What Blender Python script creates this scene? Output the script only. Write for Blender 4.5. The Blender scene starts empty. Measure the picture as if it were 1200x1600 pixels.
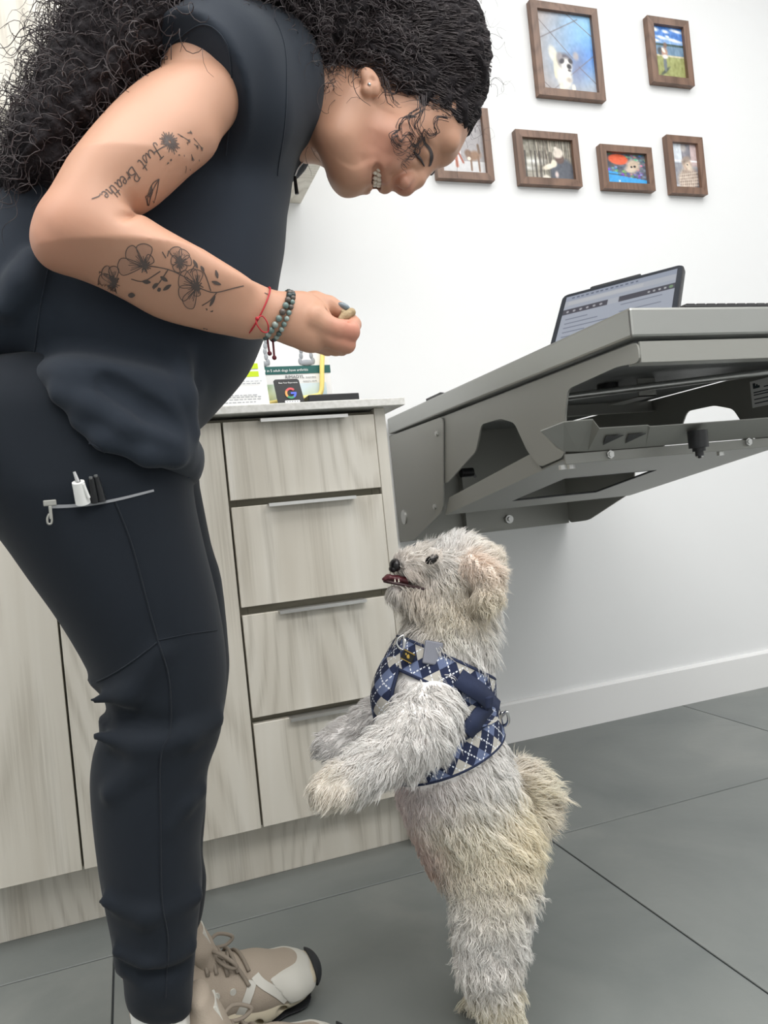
import bpy, bmesh, math, random
import numpy as np
from mathutils import Vector, Matrix
from mathutils.bvhtree import BVHTree
from mathutils.kdtree import KDTree

random.seed(4)
rng = np.random.default_rng(4)
scene = bpy.context.scene
COL = scene.collection

# ------------------------------------------------------------------ camera
cam = bpy.data.objects.new('camera', bpy.data.cameras.new('camera'))
COL.objects.link(cam)
cam.data.sensor_fit = 'AUTO'
cam.data.sensor_width = 36.0
cam.data.lens = 26.5541
cam.data.clip_start = 0.02
cam.matrix_world = Matrix.LocRotScale(Vector((0, 0, 0.69)), Matrix(((0.940485,0.095129,-0.326249),(-0.324433,-0.034407,-0.945283),(-0.101149,0.994870,-0.001497))).to_quaternion(), None)
scene.camera = cam

# ------------------------------------------------------------------ world, lamps, exposure
world = bpy.data.worlds.new('world')
scene.world = world
world.use_nodes = True
world.node_tree.nodes['Background'].inputs['Color'].default_value = (0.93, 0.96, 1.0, 1)
world.node_tree.nodes['Background'].inputs['Strength'].default_value = 0.35


def ceiling_lamp(x, y, power, sx=1.5, sy=1.2):
    l = bpy.data.lights.new('ceiling_panel_light', 'AREA')
    l.shape = 'RECTANGLE'
    l.size, l.size_y = sx, sy
    l.energy = power
    l.color = (1.0, 0.985, 0.96)
    o = bpy.data.objects.new('ceiling_panel_light', l)
    o.location = (x, y, 2.66)
    COL.objects.link(o)


ceiling_lamp(0.0, 0.45, 26)
ceiling_lamp(1.7, 0.85, 20)
ceiling_lamp(-1.6, 0.2, 24)
ceiling_lamp(0.3, -1.1, 42)
ceiling_lamp(1.9, -1.1, 34)

scene.view_settings.view_transform = 'Standard'
scene.view_settings.look = 'None'
scene.view_settings.exposure = 0.14
scene.view_settings.gamma = 1.0
scene.view_settings.use_curve_mapping = False
scene.cycles.use_denoising = True
scene.cycles.max_bounces = 12
scene.cycles.diffuse_bounces = 9
scene.cycles.transmission_bounces = 6


# ------------------------------------------------------------------ material helpers
def lin(c):
    c = np.asarray(c, float) / 255.0
    return np.where(c <= 0.04045, c / 12.92, ((c + 0.055) / 1.055) ** 2.4)


def rgb(r, g, b):
    v = lin((r, g, b))
    return (float(v[0]), float(v[1]), float(v[2]), 1.0)


def mat(name, color=(0.8, 0.8, 0.8, 1), rough=0.5, metal=0.0, attr=None, sheen=0.0, bump=None, spec=None, sss=0.0, emit=None):
    m = bpy.data.materials.new(name)
    m.use_nodes = True
    nt = m.node_tree
    b = nt.nodes['Principled BSDF']
    b.inputs['Base Color'].default_value = color
    b.inputs['Roughness'].default_value = rough
    b.inputs['Metallic'].default_value = metal
    if spec is not None:
        b.inputs['Specular IOR Level'].default_value = spec
    if sheen:
        b.inputs['Sheen Weight'].default_value = sheen
        b.inputs['Sheen Roughness'].default_value = 0.5
    if sss:
        b.inputs['Subsurface Weight'].default_value = sss
        b.inputs['Subsurface Radius'].default_value = (0.012, 0.005, 0.003)
        b.inputs['Subsurface Scale'].default_value = 0.6
    if attr:
        a = nt.nodes.new('ShaderNodeAttribute')
        a.attribute_name = attr
        nt.links.new(a.outputs['Color'], b.inputs['Base Color'])
    if emit:
        b.inputs['Emission Color'].default_value = emit[0]
        b.inputs['Emission Strength'].default_value = emit[1]
        if attr:
            nt.links.new(a.outputs['Color'], b.inputs['Emission Color'])
    if bump:
        scale, strength, dist, stretch = bump
        tc = nt.nodes.new('ShaderNodeTexCoord')
        mp = nt.nodes.new('ShaderNodeMapping')
        mp.inputs['Scale'].default_value = stretch
        nz = nt.nodes.new('ShaderNodeTexNoise')
        nz.inputs['Scale'].default_value = scale
        nz.inputs['Detail'].default_value = 5
        bp = nt.nodes.new('ShaderNodeBump')
        bp.inputs['Strength'].default_value = strength
        bp.inputs['Distance'].default_value = dist
        nt.links.new(tc.outputs['Object'], mp.inputs['Vector'])
        nt.links.new(mp.outputs['Vector'], nz.inputs['Vector'])
        nt.links.new(nz.outputs['Fac'], bp.inputs['Height'])
        nt.links.new(bp.outputs['Normal'], b.inputs['Normal'])
    return m


def noise_color(m, stops, scale=4.0, stretch=(1, 1, 1), detail=6, distort=0.0, rand=True, rough_range=None):
    """drive base colour by stretched noise; each object gets its own offset"""
    nt = m.node_tree
    b = nt.nodes['Principled BSDF']
    tc = nt.nodes.new('ShaderNodeTexCoord')
    vec = tc.outputs['Object']
    if rand:
        oi = nt.nodes.new('ShaderNodeObjectInfo')
        mul = nt.nodes.new('ShaderNodeMath')
        mul.operation = 'MULTIPLY'
        mul.inputs[1].default_value = 37.0
        nt.links.new(oi.outputs['Random'], mul.inputs[0])
        ad = nt.nodes.new('ShaderNodeVectorMath')
        ad.operation = 'ADD'
        nt.links.new(vec, ad.inputs[0])
        nt.links.new(mul.outputs[0], ad.inputs[1])
        vec = ad.outputs[0]
    mp = nt.nodes.new('ShaderNodeMapping')
    mp.inputs['Scale'].default_value = stretch
    nt.links.new(vec, mp.inputs['Vector'])
    nz = nt.nodes.new('ShaderNodeTexNoise')
    nz.inputs['Scale'].default_value = scale
    nz.inputs['Detail'].default_value = detail
    nz.inputs['Distortion'].default_value = distort
    nt.links.new(mp.outputs['Vector'], nz.inputs['Vector'])
    cr = nt.nodes.new('ShaderNodeValToRGB')
    el = cr.color_ramp.elements
    while len(el) < len(stops):
        el.new(0.5)
    for e, (p, c) in zip(el, stops):
        e.position = p
        e.color = c
    nt.links.new(nz.outputs['Fac'], cr.inputs['Fac'])
    nt.links.new(cr.outputs['Color'], b.inputs['Base Color'])
    return m, nz, cr, mp, vec


def wood(name, stops, dark, grain=1.0, along='z', rough=0.45):
    """laminate wood: cathedral rings + fine pores running along one axis"""
    m = mat(name, rough=rough)
    s = [16.0, 16.0, 16.0]
    s['xyz'.index(along)] = 1.1
    m, nz, cr, mp, vec = noise_color(m, stops, scale=1.0, stretch=tuple(s), detail=3, distort=0.4)
    nt = m.node_tree
    b = nt.nodes['Principled BSDF']
    # wave: contour lines of a smooth noise -> cathedral grain
    s2 = [3.2, 3.2, 3.2]
    s2['xyz'.index(along)] = 0.75
    mp2 = nt.nodes.new('ShaderNodeMapping')
    mp2.inputs['Scale'].default_value = s2
    nt.links.new(vec, mp2.inputs['Vector'])
    n2 = nt.nodes.new('ShaderNodeTexNoise')
    n2.inputs['Scale'].default_value = 1.0
    n2.inputs['Detail'].default_value = 1.0
    nt.links.new(mp2.outputs['Vector'], n2.inputs['Vector'])
    mm = nt.nodes.new('ShaderNodeMath')
    mm.operation = 'MULTIPLY'
    mm.inputs[1].default_value = 26.0 * grain
    nt.links.new(n2.outputs['Fac'], mm.inputs[0])
    fr = nt.nodes.new('ShaderNodeMath')
    fr.operation = 'PINGPONG'
    fr.inputs[1].default_value = 0.5
    nt.links.new(mm.outputs[0], fr.inputs[0])
    # fine pores
    s3 = [260.0, 260.0, 260.0]
    s3['xyz'.index(along)] = 7.0
    mp3 = nt.nodes.new('ShaderNodeMapping')
    mp3.inputs['Scale'].default_value = s3
    nt.links.new(vec, mp3.inputs['Vector'])
    n3 = nt.nodes.new('ShaderNodeTexNoise')
    n3.inputs['Scale'].default_value = 1.0
    n3.inputs['Detail'].default_value = 2.0
    nt.links.new(mp3.outputs['Vector'], n3.inputs['Vector'])
    a1 = nt.nodes.new('ShaderNodeMath')
    a1.operation = 'MULTIPLY'
    nt.links.new(fr.outputs[0], a1.inputs[0])
    nt.links.new(n3.outputs['Fac'], a1.inputs[1])
    rp = nt.nodes.new('ShaderNodeMapRange')
    rp.inputs['From Min'].default_value = 0.10
    rp.inputs['From Max'].default_value = 0.34
    rp.inputs['To Min'].default_value = 0.0
    rp.inputs['To Max'].default_value = 0.62
    nt.links.new(a1.outputs[0], rp.inputs['Value'])
    mx = nt.nodes.new('ShaderNodeMix')
    mx.data_type = 'RGBA'
    mx.inputs[7].default_value = dark
    nt.links.new(rp.outputs[0], mx.inputs[0])
    nt.links.new(cr.outputs['Color'], mx.inputs[6])
    nt.links.new(mx.outputs[2], b.inputs['Base Color'])
    return m


M = {}
M['wall'] = mat('wall_paint', rgb(226, 227, 228), 0.6, bump=(180, 0.05, 0.001, (1, 1, 1)))
M['ceiling'] = mat('ceiling_paint', rgb(235, 235, 235), 0.8)
M['trim'] = mat('trim_paint', rgb(228, 228, 228), 0.35)
M['grout'] = mat('grout', rgb(48, 52, 54), 0.9)
M['tile'] = mat('floor_tile', rough=0.42, bump=(55, 0.12, 0.002, (1, 1, 1)))
noise_color(M['tile'], [(0.3, rgb(104, 109, 108)), (0.55, rgb(118, 122, 120)), (0.75, rgb(134, 136, 133))], scale=3.0, detail=9, distort=0.6)
M['wood'] = wood('greige_wood', [(0.3, rgb(200, 194, 182)), (0.5, rgb(210, 205, 194)), (0.7, rgb(219, 215, 206))], rgb(166, 159, 146))
M['walnut'] = wood('walnut_frame', [(0.3, rgb(98, 74, 60)), (0.6, rgb(126, 98, 82))], rgb(72, 52, 42), grain=2.0, along='z', rough=0.4)
M['shadowgap'] = mat('carcass_gap_shade', rgb(120, 116, 102), 0.7)  # shade of the gaps between fronts, put into the carcass and rail colour
M['counter'] = mat('counter_quartz', rgb(226, 225, 221), 0.3)
noise_color(M['counter'], [(0.35, rgb(218, 217, 212)), (0.65, rgb(234, 233, 230))], scale=120, detail=3)
M['steel'] = mat('brushed_steel', rgb(162, 163, 160), 0.38, 0.9, bump=(22, 0.10, 0.0015, (1, 1, 1)))
M['chrome'] = mat('polished_steel', rgb(205, 205, 205), 0.18, 1.0)
M['alu'] = mat('satin_aluminium', rgb(200, 200, 198), 0.35, 0.85)
M['plate'] = mat('grey_powder_coat', rgb(146, 146, 141), 0.42, 0.25)
M['plate_dark'] = mat('dark_grey', rgb(112, 114, 114), 0.45, 0.2)
M['black'] = mat('black_plastic', rgb(28, 29, 32), 0.4)
M['white_plastic'] = mat('white_plastic', rgb(232, 232, 230), 0.3)
M['paper'] = mat('white_paper', rgb(240, 240, 240), 0.6)
M['print'] = mat('flat_print', rough=0.45, attr='Col')
M['ink_white'] = mat('white_ink', rgb(245, 245, 245), 0.6)
M['ink_dark'] = mat('dark_ink', rgb(50, 58, 66), 0.6)
M['ink_grey'] = mat('grey_ink', rgb(150, 154, 160), 0.6)
M['lime'] = mat('lime_ink', rgb(190, 214, 30), 0.6)
M['teal'] = mat('teal_ink', rgb(28, 92, 88), 0.5)
M['yellow'] = mat('yellow_plastic', rgb(246, 222, 130), 0.4)
M['glass_edge'] = mat('clear_acrylic', rgb(215, 222, 224), 0.1)


# ------------------------------------------------------------------ object helpers
def link(o, parent=None):
    COL.objects.link(o)
    if parent is not None:
        o.parent = parent
    return o


def tag(o, label=None, cat=None, group=None, kind=None):
    if label: o['label'] = label
    if cat: o['category'] = cat
    if group: o['group'] = group
    if kind: o['kind'] = kind
    return o


def thing(name, label, cat, loc=(0, 0, 0), group=None):
    o = bpy.data.objects.new(name, None)
    o.empty_display_size = 0.05
    o.location = loc
    COL.objects.link(o)
    tag(o, label, cat, group)
    return o


def put(o, parent):
    """parent keeping world coordinates of the mesh"""
    o.parent = parent
    if parent is not None:
        root = parent
        off = Vector((0, 0, 0))
        while root is not None:
            off += root.location
            root = root.parent
        o.location = Vector(o.location) - off
    return o


def mesh_np(name, V, Q=None, T=None, material=None, parent=None, col=None, smooth=True, uv=None):
    me = bpy.data.meshes.new(name)
    V = np.ascontiguousarray(V, np.float32)
    nq = 0 if Q is None else len(Q)
    ntr = 0 if T is None else len(T)
    me.vertices.add(len(V))
    me.vertices.foreach_set('co', V.ravel())
    loops = []
    if nq: loops.append(np.asarray(Q, np.int32).ravel())
    if ntr: loops.append(np.asarray(T, np.int32).ravel())
    loops = np.concatenate(loops)
    me.loops.add(len(loops))
    me.loops.foreach_set('vertex_index', loops)
    me.polygons.add(nq + ntr)
    starts = np.concatenate([np.arange(nq) * 4, nq * 4 + np.arange(ntr) * 3]).astype(np.int32)
    me.polygons.foreach_set('loop_start', starts)
    me.update(calc_edges=True)
    if smooth:
        me.polygons.foreach_set('use_smooth', np.ones(nq + ntr, bool))
    if col is not None:
        a = me.color_attributes.new('Col', 'FLOAT_COLOR', 'POINT')
        c = np.ones((len(V), 4), np.float32)
        c[:, :3] = col
        a.data.foreach_set('color', c.ravel())
    if uv is not None:
        u = me.uv_layers.new(name='UVMap')
        u.data.foreach_set('uv', np.asarray(uv, np.float32)[loops].ravel())
    me.validate()
    if material: me.materials.append(material)
    o = bpy.data.objects.new(name, me)
    COL.objects.link(o)
    if parent is not None: put(o, parent)
    return o


class MB:
    """collects boxes, prisms and lathes into one mesh"""
    def __init__(s):
        s.bm = bmesh.new()

    def box(s, lo, hi, bevel=0.0, rot=None, seg=2):
        lo, hi = Vector(lo), Vector(hi)
        r = bmesh.ops.create_cube(s.bm, size=1.0)
        vs = r['verts']
        bmesh.ops.scale(s.bm, vec=(hi - lo), verts=vs)
        bmesh.ops.translate(s.bm, vec=(lo + hi) / 2, verts=vs)
        if bevel:
            es = list({e for v in vs for e in v.link_edges})
            g = bmesh.ops.bevel(s.bm, geom=es, offset=bevel, segments=seg, affect='EDGES', profile=0.5)
            vs = list({v for f in g['faces'] for v in f.verts} | {v for v in vs if v.is_valid})
        if rot is not None:
            bmesh.ops.transform(s.bm, matrix=rot, verts=vs)
        return s

    def prism(s, outline, vec, holes=()):
        """extrude a planar outline (list of 3d points, maybe with holes) along vec"""
        vec = Vector(vec)
        loops = [list(outline)] + [list(h) for h in holes]
        top, edges = [], []
        for lp in loops:
            vs = [s.bm.verts.new(p) for p in lp]
            es = [s.bm.edges.new((vs[i], vs[(i + 1) % len(vs)])) for i in range(len(vs))]
            top.append(vs)
            edges += es
        if holes:
            g = bmesh.ops.triangle_fill(s.bm, edges=edges, use_beauty=True)
            faces = [f for f in g['geom'] if isinstance(f, bmesh.types.BMFace)]
        else:
            faces = [s.bm.faces.new(top[0])]
        ex = bmesh.ops.extrude_face_region(s.bm, geom=faces, use_keep_orig=True)
        nv = [v for v in ex['geom'] if isinstance(v, bmesh.types.BMVert)]
        bmesh.ops.translate(s.bm, vec=vec, verts=nv)
        return s

    def cyl(s, a, b, r, r2=None, seg=16, cap=True):
        a, b = Vector(a), Vector(b)
        d = b - a
        q = d.to_track_quat('Z', 'Y').to_matrix().to_4x4()
        m = Matrix.Translation((a + b) / 2) @ q
        bmesh.ops.create_cone(s.bm, cap_ends=cap, segments=seg, radius1=r, radius2=r if r2 is None else r2, depth=d.length, matrix=m)
        return s

    def ball(s, c, r, seg=12, scale=(1, 1, 1), rot=None):
        m = Matrix.Translation(c)
        if rot is not None: m = m @ rot.to_4x4()
        m = m @ Matrix.Diagonal((*scale, 1))
        bmesh.ops.create_uvsphere(s.bm, u_segments=seg, v_segments=max(6, seg * 2 // 3), radius=r, matrix=m)
        return s

    def quad(s, pts):
        s.bm.faces.new([s.bm.verts.new(p) for p in pts])
        return s

    def build(s, name, material, parent=None, smooth=False):
        bmesh.ops.recalc_face_normals(s.bm, faces=s.bm.faces)
        me = bpy.data.meshes.new(name)
        s.bm.to_mesh(me)
        s.bm.free()
        me.materials.append(material)
        if smooth:
            me.polygons.foreach_set('use_smooth', np.ones(len(me.polygons), bool))
            if hasattr(me, 'set_sharp_from_angle'): me.set_sharp_from_angle(angle=math.radians(38))
        o = bpy.data.objects.new(name, me)
        COL.objects.link(o)
        if parent is not None: put(o, parent)
        return o


def tubes(paths, radii, sides=3):
    """paths (N,S,3), radii (N,S) -> verts, quads"""
    P = np.asarray(paths, float)
    N, S, _ = P.shape
    T = np.gradient(P, axis=1)
    T /= np.linalg.norm(T, axis=2, keepdims=True) + 1e-12
    ref = np.where(np.abs(T[:, :, 1:2]) < 0.9, np.array([0, 1.0, 0]), np.array([1.0, 0, 0]))
    A = np.cross(T, ref)
    A /= np.linalg.norm(A, axis=2, keepdims=True) + 1e-12
    B = np.cross(T, A)
    ang = np.arange(sides) * 2 * np.pi / sides
    R = np.asarray(radii)[:, :, None, None]
    V = P[:, :, None, :] + R * (np.cos(ang)[None, None, :, None] * A[:, :, None, :] + np.sin(ang)[None, None, :, None] * B[:, :, None, :])
    V = V.reshape(-1, 3)
    n, s_, k = np.meshgrid(np.arange(N), np.arange(S - 1), np.arange(sides), indexing='ij')
    b = (n * S + s_) * sides
    k2 = (k + 1) % sides
    Q = np.stack([b + k, b + k2, b + sides + k2, b + sides + k], -1).reshape(-1, 4)
    return V, Q


def catmull(pts, n=8, closed=False):
    P = np.asarray(pts, float)
    out = []
    m = len(P)
    for i in range(m if closed else m - 1):
        if closed:
            p0, p1, p2, p3 = P[(i - 1) % m], P[i], P[(i + 1) % m], P[(i + 2) % m]
        else:
            p0, p1, p2, p3 = P[max(i - 1, 0)], P[i], P[i + 1], P[min(i + 2, m - 1)]
        for t in np.arange(n) / n:
            out.append(0.5 * ((2 * p1) + (-p0 + p2) * t + (2 * p0 - 5 * p1 + 4 * p2 - p3) * t * t + (-p0 + 3 * p1 - 3 * p2 + p3) * t ** 3))
    if not closed: out.append(P[-1])
    return np.array(out)


def tube(name, pts, r, material, parent=None, n=6, sides=8, closed=False, r_end=None):
    P = catmull(pts, n, closed) if n > 1 else np.asarray(pts, float)
    if closed: P = np.vstack([P, P[:1]])
    rr = np.full(len(P), r) if r_end is None else np.linspace(r, r_end, len(P))
    if not closed:
        P = np.vstack([P[:1], P, P[-1:]])
        P[0] += (P[1] - P[2]) * 1e-3
        P[-1] += (P[-2] - P[-3]) * 1e-3
        rr = np.concatenate([[1e-5], rr, [1e-5]])
    V, Q = tubes(P[None], rr[None], sides)
    return mesh_np(name, V, Q, material=material, parent=parent)


def text_mesh(name, s, size, mtx, material, parent, align='LEFT', depth=0.0003):
    cu = bpy.data.curves.new(name, 'FONT')
    cu.body = s
    cu.size = size
    cu.align_x = align
    cu.extrude = depth
    cu.resolution_u = 3
    o = bpy.data.objects.new(name, cu)
    COL.objects.link(o)
    dg = bpy.context.evaluated_depsgraph_get()
    me = bpy.data.meshes.new_from_object(o.evaluated_get(dg))
    bpy.data.objects.remove(o)
    me.transform(mtx)
    me.materials.clear()
    me.materials.append(material)
    ob = bpy.data.objects.new(name, me)
    COL.objects.link(ob)
    put(ob, parent)
    return ob


# ------------------------------------------------------------------ small painter for prints (photos, screen)
class Canvas:
    def __init__(s, w, h, base):
        s.w, s.h = w, h
        s.a = np.zeros((h, w, 3)) + np.asarray(base, float)
        y, x = np.mgrid[0:h, 0:w]
        s.x, s.y = (x + 0.5) / w, (y + 0.5) / h

    def mix(s, mask, c):
        m = np.clip(mask, 0, 1)[..., None]
        s.a = s.a * (1 - m) + np.asarray(c, float) * m
        return s

    def ell(s, cx, cy, rx, ry, c, rot=0.0, soft=0.15, amt=1.0):
        dx, dy = s.x - cx, (s.y - cy)
        ca, sa = math.cos(rot), math.sin(rot)
        u, v = (dx * ca + dy * sa) / rx, (-dx * sa + dy * ca) / ry
        return s.mix(amt * (1 - (np.hypot(u, v) - 1 + soft) / (2 * soft)), c)

    def rect(s, x0, y0, x1, y1, c, amt=1.0):
        return s.mix(amt * ((s.x >= x0) & (s.x <= x1) & (s.y >= y0) & (s.y <= y1)), c)

    def line(s, x0, y0, x1, y1, wd, c, amt=1.0):
        d = np.array([x1 - x0, y1 - y0])
        L = d @ d
        t = np.clip(((s.x - x0) * d[0] + (s.y - y0) * d[1]) / L, 0, 1)
        dist = np.hypot(s.x - x0 - t * d[0], s.y - y0 - t * d[1])
        return s.mix(amt * (1.5 - dist / wd), c)

    def grad(s, fx, fy, c, amt=1.0):
        return s.mix(amt * (s.x * fx + s.y * fy), c)

    def noise(s, amt, cells=12):
        g = rng.normal(0, 1, (cells + 2, cells + 2))
        gx, gy = s.x * cells, s.y * cells
        i, j = gx.astype(int), gy.astype(int)
        fx, fy = gx - i, gy - j
        n = (g[j, i] * (1 - fx) * (1 - fy) + g[j, i + 1] * fx * (1 - fy) + g[j + 1, i] * (1 - fx) * fy + g[j + 1, i + 1] * fx * fy)
        s.a = np.clip(s.a + amt * n[..., None], 0, 255)
        return s


def print_mesh(name, cv, origin, U, Wd, material, parent):
    """flat print: origin = top-left, U = vector along the width, Wd = vector down the height; one colour per cell"""
    h, w = cv.h, cv.w
    origin, U, Wd = (np.asarray(t, float) for t in (origin, U, Wd))
    j, i = np.mgrid[0:h, 0:w]
    V = origin + (i.ravel()[:, None] / (w - 1)) * U + (j.ravel()[:, None] / (h - 1)) * Wd
    a = (np.arange(h - 1)[:, None] * w + np.arange(w - 1)[None]).ravel()
    Q = np.stack([a, a + w, a + w + 1, a + 1], 1)
    return mesh_np(name, V, Q, material=material, parent=parent, col=lin(cv.a.reshape(-1, 3)), smooth=False)


# ------------------------------------------------------------------ implicit surfaces (smooth bodies)
def smin(a, b, k):
    if k <= 0: return np.minimum(a, b)
    h = np.maximum(k - np.abs(a - b), 0) / k
    return np.minimum(a, b) - h * h * k * 0.25


class Vol:
    def __init__(s, lo, hi, h):
        s.o = np.asarray(lo, float)
        s.h = h
        s.n = np.ceil((np.asarray(hi, float) - s.o) / h).astype(int) + 1
        s.F = np.full(s.n, 0.06, np.float32)

    def like(s):
        v_ = Vol.__new__(Vol)
        v_.o, v_.h, v_.n = s.o, s.h, s.n
        v_.F = np.full(s.n, 0.06, np.float32)
        return v_

    def sub(s, lo, hi):
        i0 = np.clip(np.floor((np.asarray(lo) - s.o) / s.h).astype(int), 0, s.n - 1)
        i1 = np.clip(np.ceil((np.asarray(hi) - s.o) / s.h).astype(int) + 1, 1, s.n)
        sl = tuple(slice(a, b) for a, b in zip(i0, i1))
        ax = [(s.o[d] + s.h * np.arange(i0[d], i1[d])).astype(np.float32) for d in range(3)]
        return sl, ax[0][:, None, None], ax[1][None, :, None], ax[2][None, None, :]

    def comb(s, sl, d, k, op):
        f = s.F[sl]
        if f.size == 0: return
        if op == 'u': s.F[sl] = smin(f, d, k)
        elif op == 's': s.F[sl] = -smin(-f, d, k)
        elif op == 'i': s.F[sl] = -smin(-f, -d, k)

    def cone(s, a, b, k=0.01, op='u'):
        """a, b = (x,y,z,r[,q]) ; q stretches the cross-section along Y"""
        qa = a[4] if len(a) > 4 else 1.0
        qb = b[4] if len(b) > 4 else qa
        A, B = np.asarray(a[:3], float), np.asarray(b[:3], float)
        R = max(a[3] * max(1, qa), b[3] * max(1, qb)) + k + 2 * s.h
        sl, X, Y, Z = s.sub(np.minimum(A, B) - R, np.maximum(A, B) + R)
        D = B - A
        L = max(D @ D, 1e-12)
        t = np.clip(((X - A[0]) * D[0] + (Y - A[1]) * D[1] + (Z - A[2]) * D[2]) / L, 0, 1)
        r = a[3] + (b[3] - a[3]) * t
        q = qa + (qb - qa) * t
        d = np.sqrt((X - A[0] - t * D[0]) ** 2 + ((Y - A[1] - t * D[1]) / q) ** 2 + (Z - A[2] - t * D[2]) ** 2) - r
        s.comb(sl, d.astype(np.float32), k, op)
        return s

    def chain(s, pts, k=0.01, op='u'):
        if len(pts) == 1: return s.cone(pts[0], pts[0], k, op)
        for a, b in zip(pts[:-1], pts[1:]): s.cone(a, b, k, op)
        return s

    def ell(s, c, rad, rot=None, k=0.01, op='u'):
        c, rad = np.asarray(c, float), np.asarray(rad, float)
        R = rad.max() + k + 2 * s.h
        sl, X, Y, Z = s.sub(c - R, c + R)
        dx, dy, dz = X - c[0], Y - c[1], Z - c[2]
        if rot is not None:
            m = np.asarray(rot.transposed())
            dx, dy, dz = (m[i, 0] * dx + m[i, 1] * dy + m[i, 2] * dz for i in range(3))
        q = np.sqrt((dx / rad[0]) ** 2 + (dy / rad[1]) ** 2 + (dz / rad[2]) ** 2)
        s.comb(sl, ((q - 1) * rad.min()).astype(np.float32), k, op)
        return s

    def plane(s, p, n, op='i', k=0.0, box=None):
        n = np.asarray(n, float)
        n = n / np.linalg.norm(n)
        lo, hi = box if box else (s.o, s.o + s.h * s.n)
        sl, X, Y, Z = s.sub(lo, hi)
        d = (X - p[0]) * n[0] + (Y - p[1]) * n[1] + (Z - p[2]) * n[2]
        s.comb(sl, np.broadcast_to(d, s.F[sl].shape).astype(np.float32), k, op)
        return s

    def poly(s, pts):
        """signed distance (inside < 0) to an outline in the XZ plane, on the whole grid"""
        P = np.asarray([(p[0], p[2]) for p in pts])
        X = s.o[0] + s.h * np.arange(s.n[0])[:, None]
        Z = s.o[2] + s.h * np.arange(s.n[2])[None, :]
        d2 = np.full((s.n[0], s.n[2]), 1e9)
        inside = np.zeros((s.n[0], s.n[2]), bool)
        for (ax, az), (bx, bz) in zip(P, np.roll(P, -1, 0)):
            ex, ez = bx - ax, bz - az
            t = np.clip(((X - ax) * ex + (Z - az) * ez) / (ex * ex + ez * ez + 1e-12), 0, 1)
            d2 = np.minimum(d2, (X - ax - t * ex) ** 2 + (Z - az - t * ez) ** 2)
            c = ((az > Z) != (bz > Z)) & (X < (bx - ax) * (Z - az) / (bz - az + 1e-15) + ax)
            inside ^= c
        d = np.sqrt(d2)
        return np.where(inside, -d, d)

    def inflate(s, pts, yc, W, R, k=0.01, op='u', n=4, taper=None, yshift=None):
        """a rounded body whose outline in the plane y = yc is pts; W half-thickness, R rounding depth;
        taper: ([z...],[factor...]) scales W with height, yshift: ([z...],[dy...]) leans it"""
        d = s.poly(catmull(pts, n, True) if n > 1 else pts)
        if R > 0.02:                      # soften the ridge along the middle, keep the outline
            b_ = d.copy()
            for _ in range(int(1.1 * (R / s.h) ** 1.55 * 0.5) + 10):
                p_ = np.pad(b_, 1, mode='edge')
                b_ = 0.2 * (p_[1:-1, 1:-1] + p_[:-2, 1:-1] + p_[2:, 1:-1] + p_[1:-1, :-2] + p_[1:-1, 2:])
            w_ = np.clip(-d / (0.35 * R), 0, 1)
            w_ = w_ * w_ * (3 - 2 * w_)
            d = d * (1 - w_) + b_ * w_
        zz = s.o[2] + s.h * np.arange(s.n[2])
        w = np.full(s.n[2], W) if taper is None else W * np.interp(zz, *taper)
        ys = np.full(s.n[2], yc) if yshift is None else yc + np.interp(zz, *yshift)
        rr = np.minimum(R, 1e9)
        a = np.maximum(1 + d / rr, 0)[:, None, :]
        Y = (s.o[1] + s.h * np.arange(s.n[1]))[None, :, None]
        f = (np.sqrt(a ** 2 + ((Y - ys[None, None, :]) / w[None, None, :]) ** 2) - 1) * min(R, W)
        s.comb((slice(None),) * 3, f.astype(np.float32), k, op)
        return s

    def mesh(s, smooth=1):
        F = s.F
        S = F < 0
        c = np.zeros(np.array(F.shape) - 1, np.uint8)
        for i in (0, 1):
            for j in (0, 1):
                for k in (0, 1):
                    c += S[i:F.shape[0] - 1 + i, j:F.shape[1] - 1 + j, k:F.shape[2] - 1 + k]
        act = (c > 0) & (c < 8)
        I = np.argwhere(act)
        idx = np.full(c.shape, -1, np.int32)
        idx[act] = np.arange(len(I))
        corner = {(i, j, k): F[I[:, 0] + i, I[:, 1] + j, I[:, 2] + k] for i in (0, 1) for j in (0, 1) for k in (0, 1)}
        acc = np.zeros((len(I), 3))
        cnt = np.zeros(len(I))
        for a in corner:
            for ax in range(3):
                if a[ax] == 0:
                    b = list(a)
                    b[ax] = 1
                    fa, fb = corner[a], corner[tuple(b)]
                    m = (fa < 0) != (fb < 0)
                    t = np.where(m, fa / np.where(m, fa - fb, 1), 0)
                    p = np.array(a, float)[None].repeat(len(I), 0)
                    p[:, ax] = t
                    acc += p * m[:, None]
                    cnt += m
        V = s.o + s.h * (I + acc / cnt[:, None])
        Q = []
        for ax in range(3):
            u, v = [(1, 2), (2, 0), (0, 1)][ax]
            sa = [slice(1, -1)] * 3
            sb = [slice(1, -1)] * 3
            sa[ax] = slice(0, -1)
            sb[ax] = slice(1, None)
            A, B = S[tuple(sa)], S[tuple(sb)]
            E = np.argwhere(A != B)
            flip = A[tuple(E.T)]
            off = np.ones(3, int)
            off[ax] = 0
            E = E + off

            def cell(du, dv):
                q = E.copy()
                q[:, u] -= du
                q[:, v] -= dv
                return idx[q[:, 0], q[:, 1], q[:, 2]]
            q = np.stack([cell(1, 1), cell(0, 1), cell(0, 0), cell(1, 0)], 1)
            q[~flip] = q[~flip][:, ::-1]
            Q.append(q)
        Q = np.concatenate(Q)
        Q = Q[(Q >= 0).all(1)]
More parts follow.
